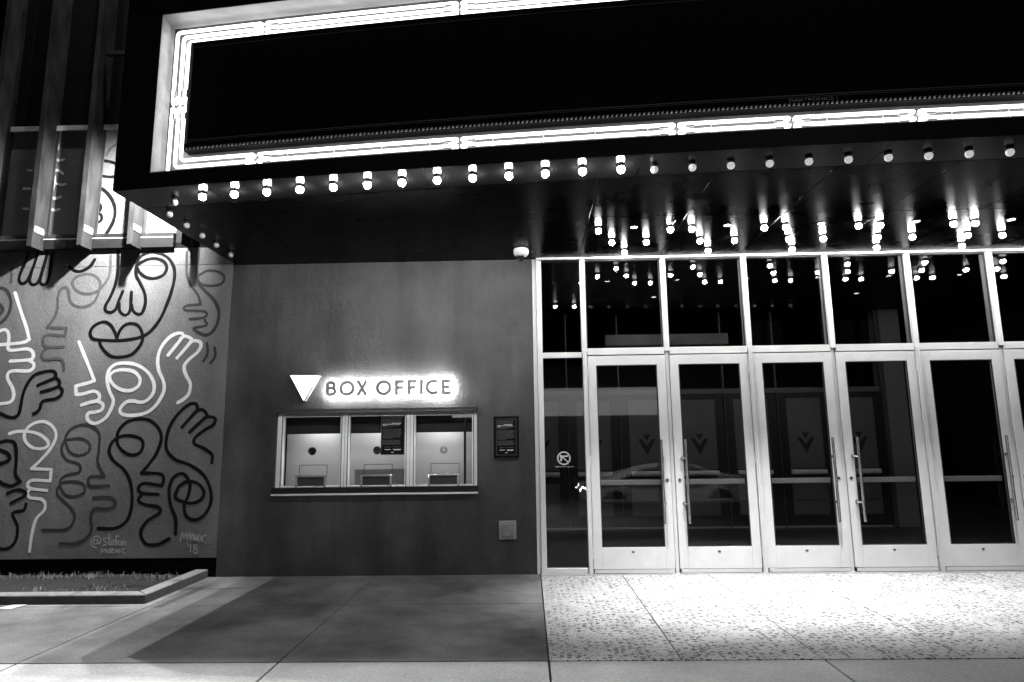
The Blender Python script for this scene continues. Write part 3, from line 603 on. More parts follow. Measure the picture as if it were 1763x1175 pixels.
def straight(xa, xb, z, up_dir=-1):
    """one horizontal length, both ends doubled back behind the tube"""
    pts = [Pn(xa + 0.085, z + 0.010 * up_dir, NY + 0.028), Pn(xa + 0.03, z + 0.010 * up_dir, NY + 0.028), Pn(xa + 0.012, z + 0.005 * up_dir, NY + 0.022), Pn(xa + 0.006, z, NY + 0.01), Pn(xa + 0.018, z, NY)]
    k = max(1, int((xb - xa) / 0.3))
    for i in range(1, k): pts.append(Pn(xa + (xb - xa) * i / k, z))
    pts += [Pn(xb - 0.018, z), Pn(xb - 0.006, z, NY + 0.01), Pn(xb - 0.012, z + 0.005 * up_dir, NY + 0.022), Pn(xb - 0.03, z + 0.010 * up_dir, NY + 0.028), Pn(xb - 0.085, z + 0.010 * up_dir, NY + 0.028)]
    neon_piece(pts)
    for s, xx in ((1, xa), (-1, xb)):
        caps.tube([Pn(xx + s * 0.055, z + 0.016 * up_dir, NY + 0.006), Pn(xx + s * 0.125, z + 0.016 * up_dir, NY + 0.006)], 0.013, 10)
        wires.tube([Pn(xx + s * 0.05, z + 0.016 * up_dir, NY - 0.002), Pn(xx + s * 0.01, z + 0.022 * up_dir, NY - 0.012), Pn(xx - s * 0.012, z + 0.004, NY - 0.006), Pn(xx - s * 0.02, z - 0.012, NY + 0.02)], 0.0028, 6)
    q = xa + 0.26
    while q < xb - 0.2:
        stands.tube([Pn(q, z, NY + 0.012), Pn(q + 0.008, z - 0.02, 0.197)], 0.004, 6)
        q += 0.42
    flush(CUR[0])
for (zb, zt, xl) in runs:
    # corner pieces
    pts = [Pn(breaks_b[0] - 0.10, zb - 0.012, NY + 0.028), Pn(breaks_b[0] - 0.04, zb - 0.012, NY + 0.028), Pn(breaks_b[0] - 0.018, zb - 0.004, NY + 0.016), Pn(breaks_b[0] - 0.03, zb)]
    for i in range(1, 4): pts.append(Pn(breaks_b[0] - 0.03 + (xl + 0.05 - breaks_b[0] + 0.03) * i / 4, zb))
    rc = 0.035
    for a in range(0, 5):
        th = a / 4 * PI / 2
        pts.append(Pn(xl + rc - rc * math.sin(th), zb + rc - rc * math.cos(th)))
    pts += [Pn(xl, 4.2), Pn(xl, 4.47), Pn(xl, 4.482, NY + 0.012), Pn(xl + 0.008, 4.47, NY + 0.028), Pn(xl + 0.008, 4.40, NY + 0.028)]
    neon_piece(pts)
    pts = [Pn(xl + 0.008, 4.60, NY + 0.028), Pn(xl + 0.008, 4.53, NY + 0.028), Pn(xl, 4.512, NY + 0.012), Pn(xl, 4.53), Pn(xl, 4.8), Pn(xl, zt - rc)]
    for a in range(0, 5):
        th = a / 4 * PI / 2
        pts.append(Pn(xl + rc - rc * math.cos(th), zt - rc + rc * math.sin(th)))
    for i in range(1, 4): pts.append(Pn(xl + rc + (breaks_t[0] - 0.03 - xl - rc) * i / 4, zt))
    pts += [Pn(breaks_t[0] - 0.03, zt), Pn(breaks_t[0] - 0.014, zt, NY + 0.012), Pn(breaks_t[0] - 0.03, zt - 0.01, NY + 0.028), Pn(breaks_t[0] - 0.1, zt - 0.01, NY + 0.028)]
    neon_piece(pts)
    caps.tube([Pn(xl + 0.014, 4.42, NY + 0.004), Pn(xl + 0.014, 4.36, NY + 0.004)], 0.012, 10).tube([Pn(xl + 0.014, 4.57, NY + 0.004), Pn(xl + 0.014, 4.64, NY + 0.004)], 0.012, 10)
    wires.tube([Pn(xl + 0.014, 4.43, NY - 0.004), Pn(xl - 0.006, 4.47, NY - 0.014), Pn(xl + 0.02, 4.50, NY - 0.01), Pn(xl + 0.004, 4.535, NY - 0.012), Pn(xl + 0.014, 4.565, NY - 0.004)], 0.003, 6)
    for zz in (4.02 if zb < 3.9 else 4.06, 4.25, 4.78, 5.0):
        stands.tube([Pn(xl, zz, NY + 0.012), Pn(xl - 0.012, zz + 0.004, 0.197)], 0.004, 6)
    flush(CUR[0])
    for (bk, z) in ((breaks_b, zb), (breaks_t, zt)):
        for i in range(len(bk) - 1): straight(bk[i] + 0.012, bk[i + 1] - 0.012, z)

# soffit: satin strip along the front edge, gloss panels behind
SZ = 3.66
def strip_panel(xa, xb):
    n = max(1, int((xb - xa) / 0.3)); vs = []; fs = []
    for i in range(n + 1):
        x = xa + (xb - xa) * i / n; y = Yf(x)
        vs += [(x, y + 0.004, SZ), (x, y + 0.415, SZ), (x, y + 0.415, SZ + 0.004), (x, y + 0.004, SZ + 0.004)]
    for i in range(n):
        a = 4 * i; b = a + 4
        for k in range(4): fs.append((a + k, b + k, b + (k + 1) % 4, a + (k + 1) % 4))
    fs.append((0, 1, 2, 3)); fs.append((4 * n, 4 * n + 3, 4 * n + 2, 4 * n + 1))
    MB().add(vs, fs).build('soffit_strip_panel', black_strip, mq)
sx = [-4.235, -3.39, -1.50, 0.26, 2.10, 3.95, 5.8, 6.58]
for i in range(len(sx) - 1): strip_panel(sx[i] + 0.004, sx[i + 1] - 0.004)
px = [-4.235, -3.36, -0.035] + [-0.035 + 0.957 * k for k in range(1, 7)] + [6.58]
for i in range(len(px) - 1):
    xa, xb = px[i] + 0.004, px[i + 1] - 0.004
    def yfront(x): return Yf(x) + 0.425
    if xb < 0: rows = [(None, -0.315), (-0.309, -0.002)] if xa > -3.4 else [(None, -0.002)]
    else: rows = [(None, -1.428), (-1.420, -0.06)]
    for ya, yb in rows:
        if ya is None:
            vs = [(xa, yfront(xa), SZ), (xb, yfront(xb), SZ), (xb, yb, SZ), (xa, yb, SZ)]
        else: vs = [(xa, ya, SZ), (xb, ya, SZ), (xb, yb, SZ), (xa, yb, SZ)]
        vs += [(a, b, c + 0.012) for a, b, c in vs]
        MB().add(vs, [(0, 3, 2, 1), (4, 5, 6, 7), (0, 1, 5, 4), (1, 2, 6, 5), (2, 3, 7, 6), (3, 0, 4, 7)]).build('soffit_panel', black_gloss, mq, bevel=0.0015)

# ================================================================== BULBS
lit_m = emit('bulb_lit', BULB)
lit_s = emit('bulb_lit_strip', BULB_STRIP)
unlit_glow_m = emit('milk_glass_added_glow', 0.45, 0.85)  # faint emission added so the dead bulbs read brighter
collar_m = mat('black_socket', 0.01, rough=0.4)
def bulb_base(label, group, m, r=0.030):
    t = thing('marquee_bulb', label, 'light bulb', (0, 0, SZ), group)
    prof = [(0.006, -0.012)] + [(r * math.sin(a), -0.034 - r * 0.2 + r * math.cos(a)) for a in [PI * k / 12 for k in range(3, 12)]] + [(0.002, -0.034 - r * 1.2)]
    MB().lathe(prof, 0, 0, 20).build('globe', m, t, smooth=True)
    MB().lathe([(r * 0.86, -0.001), (r * 0.98, -0.004), (r * 1.02, -0.016), (r * 0.9, -0.020), (r * 0.5, -0.021)], 0, 0, 20).build('collar', collar_m, t, smooth=True)
    return t
ORD = ['first', 'second', 'third', 'fourth', 'fifth', 'sixth', 'seventh', 'eighth', 'ninth', 'tenth', 'eleventh', 'twelfth', 'thirteenth', 'fourteenth', 'fifteenth', 'sixteenth', 'seventeenth', 'eighteenth', 'nineteenth', 'twentieth', 'twenty-first']
def place(base_args, spots, labels):
    b = None
    for (x, y), l in zip(spots, labels):
        if b is None: b = bulb_base(l, *base_args[1:]); b.location = (x, y, SZ)
        else: dup(b, (x, y, SZ), l)
strip_lit = [(-3.49 + 0.2985 * i, 0) for i in range(13)]
strip_lit = [(x, Yf(x) + 0.17) for x, _ in strip_lit]
place(('small round glowing bulb in the lit left-hand row under the front edge of the marquee', 'lit bulbs along the front edge of the marquee', lit_s), strip_lit[:12] + [(0.10, Yf(0.10) + 0.17)], [ORD[i] + ' glowing bulb from the left in the lit row under the marquee edge' for i in range(13)])
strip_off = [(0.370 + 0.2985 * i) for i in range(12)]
place(('unlit white bulb in the dead right-hand row under the front edge of the marquee', 'unlit bulbs along the front edge of the marquee', unlit_glow_m), [(x, Yf(x) + 0.21) for x in strip_off], [ORD[i] + ' unlit white bulb from the left under the marquee edge, with a faint glow added' for i in range(12)])
place(('unlit dim bulb in the row running back along the left side of the marquee underside', 'unlit bulbs along the left side of the marquee', mat('milk_glass_grey', 0.35, rough=0.3)),  # greyer glass than the right-hand row
      [(-3.80, -2.13), (-4.01, -1.84), (-4.015, -1.53), (-4.02, -1.215), (-4.03, -0.89), (-4.04, -0.53)], [ORD[i] + ' dark bulb from the street along the left side of the marquee underside' for i in range(6)])
ent = []
for k in range(7):
    x = 0.085 + 0.963 * k
    ent += [(x, -1.105), (x + 0.19, -0.705), (x + 0.385, -0.32), (x + 0.57, -0.69), (x + 0.745, -1.10)]
place(('small round glowing bulb in the V patterned rows of the ceiling over the glass doors', 'lit bulbs over the entrance doors', lit_m), ent[:33], [['front left tip', 'left middle', 'rear point', 'right middle', 'front right tip'][i % 5] + ' bulb of the lit V over the ' + ORD[i // 5] + ' door from the left' for i in range(33)])

# recessed downlights
spot_disc = emit('downlight_lens', 40.0)
dl = None
for k in range(7):
    x = 0.455 + 0.9625 * k
    if dl is None:
        dl = thing('recessed_downlight', 'flush downlight between the bulbs in the ceiling over the first door from the left', 'downlight', (x, -1.10, SZ), 'recessed downlights over the entrance')
        MB().lathe([(0.030, -0.0055), (0.030, -0.001)], 0, 0, 20).build('lens', spot_disc, dl)
        MB().lathe([(0.0305, -0.001), (0.0305, -0.007), (0.040, -0.005), (0.041, -0.001)], 0, 0, 24).build('trim_ring', collar_m, dl, smooth=True)
        lamp('downlight_beam', 'SPOT', (0, 0, -0.02), DOWN_W, dl, (0, 0.10, -3), 0.04, 56, 1.0)
    elif k < 6:
        d2 = dup(dl, (x, -1.10, SZ), 'flush downlight between the bulbs in the ceiling over the ' + ORD[k] + ' door from the left')
        if k >= 3:
            for ch in d2.children:
                if ch.type == 'LIGHT': ch.data = ch.data.copy(); ch.data.energy = DOWN_W * (0.62, 0.45, 0.3)[k - 3]

# ================================================================== ENTRANCE GLAZING
B = 0.965
en = thing('glass_entrance', 'pale metal framed glass entrance front with a row of double doors and panes above', 'storefront', (0, 0, 0))
ZTOP = 3.632
nb = 7
# mullions
def mull(x, w2, y0, y1, z0, z1, name='mullion'):
    return box(x - w2, x + w2, y0, y1, z0, z1).build(name, alu, en, bevel=0.002)
box(-0.553, -0.492, -0.035, 0.06, 0.0, ZTOP - 0.004).build('corner_post', alu, en, bevel=0.002)
for i in range(nb + 1):
    x = B * i
    mull(x, 0.030, -0.04, 0.10, 2.505, ZTOP - 0.004)
    if i % 2 == 0:
        mull(x, 0.024, -0.052, 0.06, 0.0, 2.5035, 'door_post')
        if i: box(x - 0.008, x + 0.008, -0.0595, -0.053, 0.0, 2.50).build('post_fin', alu, en)
    else:
        mull(x, 0.020, -0.012, 0.05, 0.0, 2.5035, 'door_post')
# head and transoms
box(-0.553, B * nb + 0.03, -0.05, 0.10, ZTOP, 3.659).build('head_rail', alu, en, bevel=0.002)
for i in range(nb):
    box(B * i + 0.0305, B * (i + 1) - 0.0305, -0.03, 0.09, 2.468, 2.548).build('transom_bar', alu, en, bevel=0.002)
    box(B * i + 0.0305, B * (i + 1) - 0.0305, 0.02, 0.03, 2.5485, ZTOP - 0.0005).build('transom_glass', glass_clear, en)
    # thin dark glazing bead on inner edges
    mb = MB(); xa, xb = B * i + 0.031, B * (i + 1) - 0.031
    mb.box(xa, xa + 0.012, 0.0, 0.019, 2.549, ZTOP - 0.001).box(xb - 0.012, xb, 0.0, 0.019, 2.549, ZTOP - 0.001)
    mb.box(xa + 0.0125, xb - 0.0125, 0.0, 0.019, ZTOP - 0.013, ZTOP - 0.001)
    mb.build('glazing_bead', mat('dark_gasket', 0.03, rough=0.5), en)
# side light
box(-0.4915, -0.0305, -0.03, 0.06, 2.44, 2.505).build('sidelight_rail', alu, en, bevel=0.002)
box(-0.4915, -0.0305, -0.03, 0.06, 0.004, 0.062).build('sidelight_rail', alu, en, bevel=0.002)
box(-0.4915, -0.0305, 0.0, 0.008, 0.0625, 2.4395).build('sidelight_glass', glass_clear, en)
box(-0.4915, -0.0305, 0.0, 0.008, 2.5055, ZTOP - 0.0005).build('sidelight_glass', glass_clear, en)
box(-0.56, B * nb + 0.05, -0.082, 0.12, -0.05, 0.003).build('threshold', mat('threshold_metal', 0.5, rough=0.4, metal=0.6), en)
# doors
def door(i):
    x0, x1 = B * i + (0.030 if i % 2 == 0 else 0.0255), B * (i + 1) - (0.030 if i % 2 == 1 else 0.0255)
    y0, y1 = -0.028, 0.020
    st = 0.100; gz0, gz1 = 0.285, 2.345; top = 2.456; bot = 0.050
    mb = MB()
    mb.box(x0, x0 + st, y0, y1, bot, top).box(x1 - st, x1, y0, y1, bot, top)
    mb.box(x0 + st + 0.0005, x1 - st - 0.0005, y0, y1, gz1, top).box(x0 + st + 0.0005, x1 - st - 0.0005, y0, y1, bot, gz0)
    d = mb.build('door', alu, en, bevel=0.0025)
    box(x0 + st + 0.001, x1 - st - 0.001, -0.008, 0.0, gz0 + 0.0005, gz1 - 0.0005).build('door_glass', glass_clear, d)
    # bead round the glass
    mb = MB(); a, b2 = x0 + st + 0.0012, x1 - st - 0.0012
    mb.box(a, a + 0.009, y0 + 0.002, -0.009, gz0 + 0.001, gz1 - 0.001).box(b2 - 0.009, b2, y0 + 0.002, -0.009, gz0 + 0.001, gz1 - 0.001)
    mb.box(a + 0.0095, b2 - 0.0095, y0 + 0.002, -0.009, gz0 + 0.001, gz0 + 0.008).box(a + 0.0095, b2 - 0.0095, y0 + 0.002, -0.009, gz1 - 0.008, gz1 - 0.001)
    mb.build('glazing_bead', mat('dark_gasket', 0.03), d)
    mb = MB().box(x0 + 0.012, x1 - 0.012, -0.040, -0.0285, 0.010, 0.047)
    for k in range(5):
        xx = x0 + 0.09 + (x1 - x0 - 0.18) * k / 4
        mb.lathe([(0.004, -0.0425), (0.004, -0.0402)], xx, 0, 8, 'y', 0.028)
    mb.build('door_sweep', mat('sweep_metal', 0.72, rough=0.3, metal=0.6), d)
    # push bar inside
    box(a + 0.004, b2 - 0.004, 0.045, 0.075, 0.962, 1.020).build('push_bar', mat('satin_bar', 0.5, rough=0.45, metal=0.0), d, bevel=0.004)
    # small oval lock
    lk = MB().lathe([(0.001, -0.0345), (0.010, -0.0335), (0.017, -0.031), (0.0185, -0.0282)], 0, 0, 16, 'y', 0).build('lock_cover', mat('lock_dark', 0.12, rough=0.3, metal=0.8), d, smooth=True)
    lk.location = ((x0 + x1) / 2 - 0.01, 0, 0.235); lk.scale = (1, 1, 0.55)
    hgx = x0 - 0.004 if i % 2 == 0 else x1 + 0.004
    for zz in (0.22, 1.25, 2.28):
        MB().tube([(hgx, -0.034, zz - 0.055), (hgx, -0.034, zz + 0.055)], 0.007, 10).build('hinge', alu, d, smooth=True)
    kx = (x1 - 0.045) if i % 2 == 0 else (x0 + 0.045)
    MB().lathe([(0.017, -0.0285), (0.016, -0.036), (0.004, -0.038)], kx, 0, 18, 'y', 1.02).build('lock_cylinder', mat('lock_dark', 0.12, rough=0.3, metal=0.8), d, smooth=True)
    # pull handle on the meeting side
    hx = (x1 - 0.108) if i % 2 == 0 else (x0 + 0.118)
    px_ = (x1 - 0.085) if i % 2 == 0 else (x0 + 0.082)
    hb = MB().tube([(hx, -0.105, 0.545), (hx, -0.105, 1.475)], 0.0145, 14)
    for zz in (1.262, 0.758):
        hb.tube([(hx, -0.105, zz), (px_, -0.075, zz), (px_, -0.0285, zz)], 0.010, 12)
        hb.lathe([(0.019, -0.0335), (0.019, -0.0285)], px_, 0, 16, 'y', zz)
    hb.build('pull_handle', steel, d, smooth=True)
    return d
for i in range(nb): door(i)

# no-weapons sticker
stk = thing('window_sticker', 'white round no guns sticker with one line of small print on the narrow side glass', 'sticker', (0, 0, 0))
mb = MB(); cx, cz, r1, r0 = -0.273, 1.277, 0.078, 0.062
n = 40; vs = []
for k in range(n):
    a = 2 * PI * k / n; vs += [(cx + r1 * math.cos(a), -0.0016, cz + r1 * math.sin(a)), (cx + r0 * math.cos(a), -0.0016, cz + r0 * math.sin(a))]
mb.add(vs, [(2 * k, 2 * ((k + 1) % n), 2 * ((k + 1) % n) + 1, 2 * k + 1) for k in range(n)])
def quad(mb, pts, y=-0.0018): mb.add([(cx + a, y, cz + b) for a, b in pts], [tuple(range(len(pts)))])
quad(mb, [(-0.050, 0.040), (-0.042, 0.048), (0.053, -0.042), (0.045, -0.052)], -0.0022)
quad(mb, [(-0.040, 0.029), (0.050, 0.032), (0.050, 0.016), (0.012, 0.014), (-0.010, 0.010), (-0.016, -0.004), (-0.026, -0.036), (-0.050, -0.030), (-0.036, 0.004), (-0.050, 0.010)], -0.0026)
mb.build('sticker_emblem', ink_white, stk)
text_mesh('sticker_text', 'WEAPONS PROHIBITED IN THE BUILDING', ink_white, stk, -0.378, 1.176, -0.0018, 0.010, 0.215, bold=0.012)

# ================================================================== CEILING ITEMS
sc = thing('security_camera', 'white dome security camera on the ceiling above the right end of the box office wall', 'security camera', (-0.726, -0.43, SZ))
MB().lathe([(0.060, -0.001), (0.083, -0.010), (0.087, -0.022), (0.087, -0.058), (0.078, -0.080), (0.062, -0.092), (0.03, -0.093)], 0, 0, 32).build('housing', white_plastic, sc, smooth=True)
MB().lathe([(0.058, -0.0935), (0.057, -0.112), (0.046, -0.136), (0.024, -0.150), (0.002, -0.153)], 0, 0, 28).build('smoked_dome', mat('smoked_dome', 0.005, rough=0.06), sc, smooth=True)
sp = thing('fire_sprinkler', 'small pendant fire sprinkler hanging among the bulbs over the second door', 'sprinkler', (0.815, -1.24, SZ))
MB().lathe([(0.032, -0.001), (0.028, -0.007), (0.012, -0.010), (0.010, -0.030), (0.006, -0.034)], 0, 0, 20).build('escutcheon', mat('chrome', 0.7, rough=0.12, metal=1.0), sp, smooth=True)
mb = MB().tube([(-0.009, 0, -0.03), (-0.016, 0, -0.042), (-0.004, 0, -0.058)], 0.0022, 6).tube([(0.009, 0, -0.03), (0.016, 0, -0.042), (0.004, 0, -0.058)], 0.0022, 6)
for k in range(10):
    a = 2 * PI * k / 10
    mb.tube([(0.004 * math.cos(a), 0.004 * math.sin(a), -0.059), (0.024 * math.cos(a), 0.024 * math.sin(a), -0.057)], 0.0022, 5)
mb.build('deflector', MATS['chrome'], sp)

# ================================================================== BOX OFFICE SIGN
def seg(mb, pts, w, y0, y1, close=False):
    """constant-width flat stroke with depth, mitred"""
    P = [Vector(p) for p in pts]; n = len(P); L = []; Rr = []
    for i in range(n):
        if close: a, b = P[i - 1], P[(i + 1) % n]; d1 = (P[i] - a).normalized(); d2 = (b - P[i]).normalized()
        else:
            d1 = (P[i] - P[i - 1]).normalized() if i else (P[1] - P[0]).normalized()
            d2 = (P[i + 1] - P[i]).normalized() if i < n - 1 else d1
        n1 = Vector((-d1.y, d1.x)); n2 = Vector((-d2.y, d2.x)); nn = (n1 + n2)
        if nn.length < 0.3: nn = n1
        nn.normalize(); k = w / 2 / max(0.5, nn.dot(n1))
        L.append(P[i] + nn * k); Rr.append(P[i] - nn * k)
    rng = n if close else n - 1
    vs = []
    for i in range(n): vs += [(L[i].x, y0, L[i].y), (Rr[i].x, y0, Rr[i].y), (L[i].x, y1, L[i].y), (Rr[i].x, y1, Rr[i].y)]
    fs = []
    for i in range(rng):
        a, b = 4 * i, 4 * ((i + 1) % n)
        fs += [(a, b, b + 1, a + 1), (a + 2, a + 3, b + 3, b + 2), (a, a + 2, b + 2, b), (a + 1, b + 1, b + 3, a + 3)]
    if not close: fs += [(0, 1, 3, 2), (4 * (n - 1), 4 * (n - 1) + 2, 4 * (n - 1) + 3, 4 * (n - 1) + 1)]
    mb.add(vs, fs)
def arc(cx, cz, rx, rz, a0, a1, n): return [(cx + rx * math.cos(R(a0 + (a1 - a0) * k / n)), cz + rz * math.sin(R(a0 + (a1 - a0) * k / n))) for k in range(n + 1)]
H = 0.176; SW = 0.038
def glyph(c):
    """stroke lists in a box of height H, origin at left baseline (stroke centre lines inset)"""
    h = SW / 2; t = H - h; mid = H * 0.53
    if c == 'B':
        return [([(h, h), (h, t)], 0), ([(h, t), (0.062, t)] + arc(0.062, (t + mid) / 2, 0.034, (t - mid) / 2, 90, -90, 10) + [(h, mid)], 0),
                ([(0.066, mid)] + arc(0.068, (mid + h) / 2, 0.038, (mid - h) / 2, 90, -90, 10) + [(h, h)], 0)]
    if c == 'O': return [(arc(0.088, H / 2, 0.073, H / 2 - h * 0.9, 0, 360, 40)[:-1], 1)]
    if c == 'X': return [([(h * 1.1, 0), (0.150 - h * 1.1, H)], 0), ([(h * 1.1, H), (0.150 - h * 1.1, 0)], 0)]
    if c == 'F': return [([(h, 0), (h, t), (0.112, t)], 0), ([(h, H * 0.5), (0.100, H * 0.5)], 0)]
    if c == 'I': return [([(h, 0), (h, H)], 0)]
    if c == 'C': return [(arc(0.090, H / 2, 0.075, H / 2 - h * 0.9, 48, 312, 30), 0)]
    if c == 'E': return [([(0.112, t), (h, t), (h, h), (0.112, h)], 0), ([(h, H * 0.5), (0.100, H * 0.5)], 0)]
sg = thing('box_office_sign', 'halo lit metal letters reading BOX OFFICE above the ticket windows', 'sign', (0, 0, 0))
# left edges of each letter along the wall, from the photograph
xs_l = {0: ('B', 565), 1: ('O', 588), 2: ('X', 615.5), 3: ('O', 650.5), 4: ('F', 682.5), 5: ('F', 704), 6: ('I', 725), 7: ('C', 735), 8: ('E', 762)}
halo_m = emit('halo_led', 420.0)
for k, (c, pxx) in xs_l.items():
    x0 = -3.035 + (pxx - 565) * (-1.562 + 3.035) / (779 - 565)
    mbf = MB(); mbh = MB()
    for j, (pts, cl) in enumerate(glyph(c)):
        pp = [(x0 + a, 2.026 + b) for a, b in pts]
        seg(mbf, pp, SW, -0.092 - 0.0006 * j, -0.076 + 0.0004 * j, bool(cl))
        seg(mbh, pp, SW * 0.55, -0.0745 + 0.0005 * j, -0.072 + 0.0003 * j, bool(cl))
    L = mbf.build('letter', letter_m, sg, bevel=0.0015)
    L['label'] = 'metal letter %s' % c
    mbh.build('back_light', halo_m, L)
tri = thing('triangle_light_box', 'glowing white downward pointing triangle light box left of the halo lit letters', 'sign', (0, 0, 0))
tp = [(-3.462, 2.276), (-3.289, 1.972), (-3.124, 2.272)]
def shr(p, k):
    cxx = sum(a for a, b in tp) / 3; czz = sum(b for a, b in tp) / 3
    return (cxx + (p[0] - cxx) * k, czz + (p[1] - czz) * k)
MB().prism_xz([shr(p, 1.0) for p in tp], -0.098, -0.002).build('housing', mat('triangle_case', 0.25, rough=0.5), tri, bevel=0.004)
MB().prism_xz([shr(p, 0.985) for p in tp], -0.106, -0.0985).build('lit_face', emit('triangle_face', 2.6), tri, bevel=0.003)

# ================================================================== TICKET WINDOWS
tw = thing('ticket_windows', 'three pane ticket window unit with metal frame set in the box office wall', 'window', (0, 0, 0))
box(wx0 + 0.001, wx1 - 0.001, -0.030, 0.05, 1.838, 1.8745).build('head_flashing', mat('dark_flashing', 0.03, rough=0.5), tw)
box(wx0 - 0.006, wx1 + 0.006, -0.034, 0.0 - 0.001, 1.8755, 1.881).build('drip_lip', MATS['dark_flashing'], tw)
FX = [(-3.553, -2.884), (-2.775, -2.122), (-2.000, -1.335)]
gz0, gz1 = 0.995, 1.790
mb = MB()
ed = [wx0 + 0.002] + [v for ab in FX for v in ab] + [wx1 - 0.002]
for k in range(0, 8, 2): mb.box(ed[k], ed[k + 1], 0.022, 0.085, 0.982, 1.8375)
for a, b in FX: mb.box(a + 0.0003, b - 0.0003, 0.022, 0.085, gz1 + 0.0005, 1.8375).box(a + 0.0003, b - 0.0003, 0.022, 0.085, 0.982, gz0 - 0.0005)
mb.build('frame', mat('frame_alu', 0.93, rough=0.45, metal=0.0, var=0.08, scale=6), tw, bevel=0.003)
mb = MB()
for a, b in FX:      # raised inner stop
    mb.box(a - 0.022, a - 0.014, 0.014, 0.0215, gz0 - 0.012, gz1 + 0.020).box(b + 0.014, b + 0.022, 0.014, 0.0215, gz0 - 0.012, gz1 + 0.020).box(a - 0.0135, b + 0.0135, 0.014, 0.0215, gz1 + 0.012, gz1 + 0.020)
for xc_ in ((FX[0][1] + FX[1][0]) / 2, (FX[1][1] + FX[2][0]) / 2): mb.box(xc_ - 0.0015, xc_ + 0.0015, 0.018, 0.0215, 0.984, 1.836)
mb.build('frame_beads', mat('frame_bead_metal', 0.12, rough=0.5, metal=0.4), tw)  # darker metal than the frame
box(-3.640, -1.262, -0.060, 0.086, 0.915, 0.9815).build('sill', mat('polished_sill', 0.10, rough=0.12, metal=0.9), tw, bevel=0.003)
box(-3.642, -1.260, -0.068, -0.0605, 0.893, 0.913).build('sill_edge', mat('sill_edge', 0.75, rough=0.3, metal=0.3), tw, bevel=0.002)
booth = MATS.get('booth') or mat('booth_panel', 0.72, rough=0.7, var=0.05, scale=3)
for k, (a, b) in enumerate(FX):
    pane = box(a + 0.0005, b - 0.0005, 0.046, 0.054, gz0, gz1).build('window_pane', glass_win, tw)
    gx = [-3.214, -2.449, -1.667][k]
    gb = MB(); gc = MB()
    if k < 2:
        gb.lathe([(0.046, 0.0455), (0.048, 0.038), (0.046, 0.030), (0.004, 0.028)], gx, 0, 32, 'y', 1.393)
        for rr in (0.012, 0.021, 0.030, 0.039): gb.lathe([(rr - 0.002, 0.0275), (rr, 0.0255), (rr + 0.002, 0.0275)], gx, 0, 28, 'y', 1.393)
        gb.build('speak_grille', mat('grille_black', 0.012, rough=0.4), tw, smooth=True)
    else:
        gb.lathe([(0.046, 0.0455), (0.048, 0.038), (0.046, 0.032), (0.004, 0.031)], gx, 0, 32, 'y', 1.388)
        g = gb.build('speak_grille', mat('grille_black', 0.012, rough=0.4), tw, smooth=True)
        for rr in (0.017, 0.026, 0.035, 0.043):
            vs = []; n = 36
            for q in range(n):
                an = 2 * PI * q / n; vs += [(gx + (rr - 0.0018) * math.cos(an), 0.0285, 1.388 + (rr - 0.0018) * math.sin(an)), (gx + (rr + 0.0018) * math.cos(an), 0.0285, 1.388 + (rr + 0.0018) * math.sin(an))]
            gc.add(vs, [(2 * q, 2 * ((q + 1) % n), 2 * ((q + 1) % n) + 1, 2 * q + 1) for q in range(n)])
        gc.lathe([(0.011, 0.0300), (0.010, 0.0265), (0.002, 0.026)], gx, 0, 20, 'y', 1.388)
        gc.box(gx - 0.002, gx + 0.002, 0.0268, 0.0275, 1.388, 1.432)
        gc.build('grille_rings', mat('ring_metal', 0.7, rough=0.3), g)
    # deal tray: bright arch on the sill with a dark dip, and the inner slot flap
    ta, tb_ = [(-3.390, -3.036), (-2.628, -2.268), (-1.845, -1.487)][k]
    mb = MB().box(ta, ta + 0.022, 0.006, 0.044, 0.983, 1.096).box(tb_ - 0.022, tb_, 0.006, 0.044, 0.983, 1.096).box(ta - 0.006, tb_ + 0.004, 0.006, 0.044, 1.0965, 1.116)
    tr = mb.build('deal_tray_frame', steel, tw, bevel=0.002)
    box(ta + 0.0225, tb_ - 0.0225, 0.030, 0.040, 0.984, 1.096).build('tray_back', mat('tray_steel', 0.05, rough=0.3, metal=0.3), tr)
    mb = MB().box(ta + 0.022, ta + 0.030, 0.0555, 0.060, 1.10, 1.236).box(tb_ - 0.008, tb_, 0.0555, 0.060, 1.10, 1.236).box(ta + 0.0305, tb_ - 0.0085, 0.0555, 0.060, 1.228, 1.236)
    mb.build('inner_flap', mat('flap_edge', 0.18, rough=0.4, metal=0.5), tr)
# booth room behind the panes
br = thing('ticket_booth_interior', 'lit booth interior with pale back panel and dark valance behind the ticket window panes', 'room', (0, 0, 0))
box(-3.66, -1.25, 0.42, 0.45, 0.90, 1.95).build('back_panel', booth, br)
box(-3.66, -1.25, 0.305, 0.4195, 0.90, 0.94).build('counter', mat('counter_dark', 0.2, rough=0.4), br)
box(-3.66, -1.25, 0.150, 0.160, 1.595, 1.88).build('valance', mat('valance_dark', 0.03, rough=0.7), br)
box(-3.66, -1.25, 0.1605, 0.4195, 1.90, 1.95).build('booth_ceiling', booth, br)
box(-1.440, -1.415, 0.10, 0.148, 0.96, 1.85).build('dark_post', mat('post_black', 0.01, rough=0.6), br)
for x in (-3.22, -2.45, -1.72): lamp('booth_lamp', 'AREA', (x, 0.235, 1.86), 4.0, br, (x, 0.36, 1.2), 0.10)
box(-2.12, -2.75, 0.20, 0.215, 0.98, 1.17).build('counter_clutter', mat('clutter_grey', 0.35, rough=0.5), br)

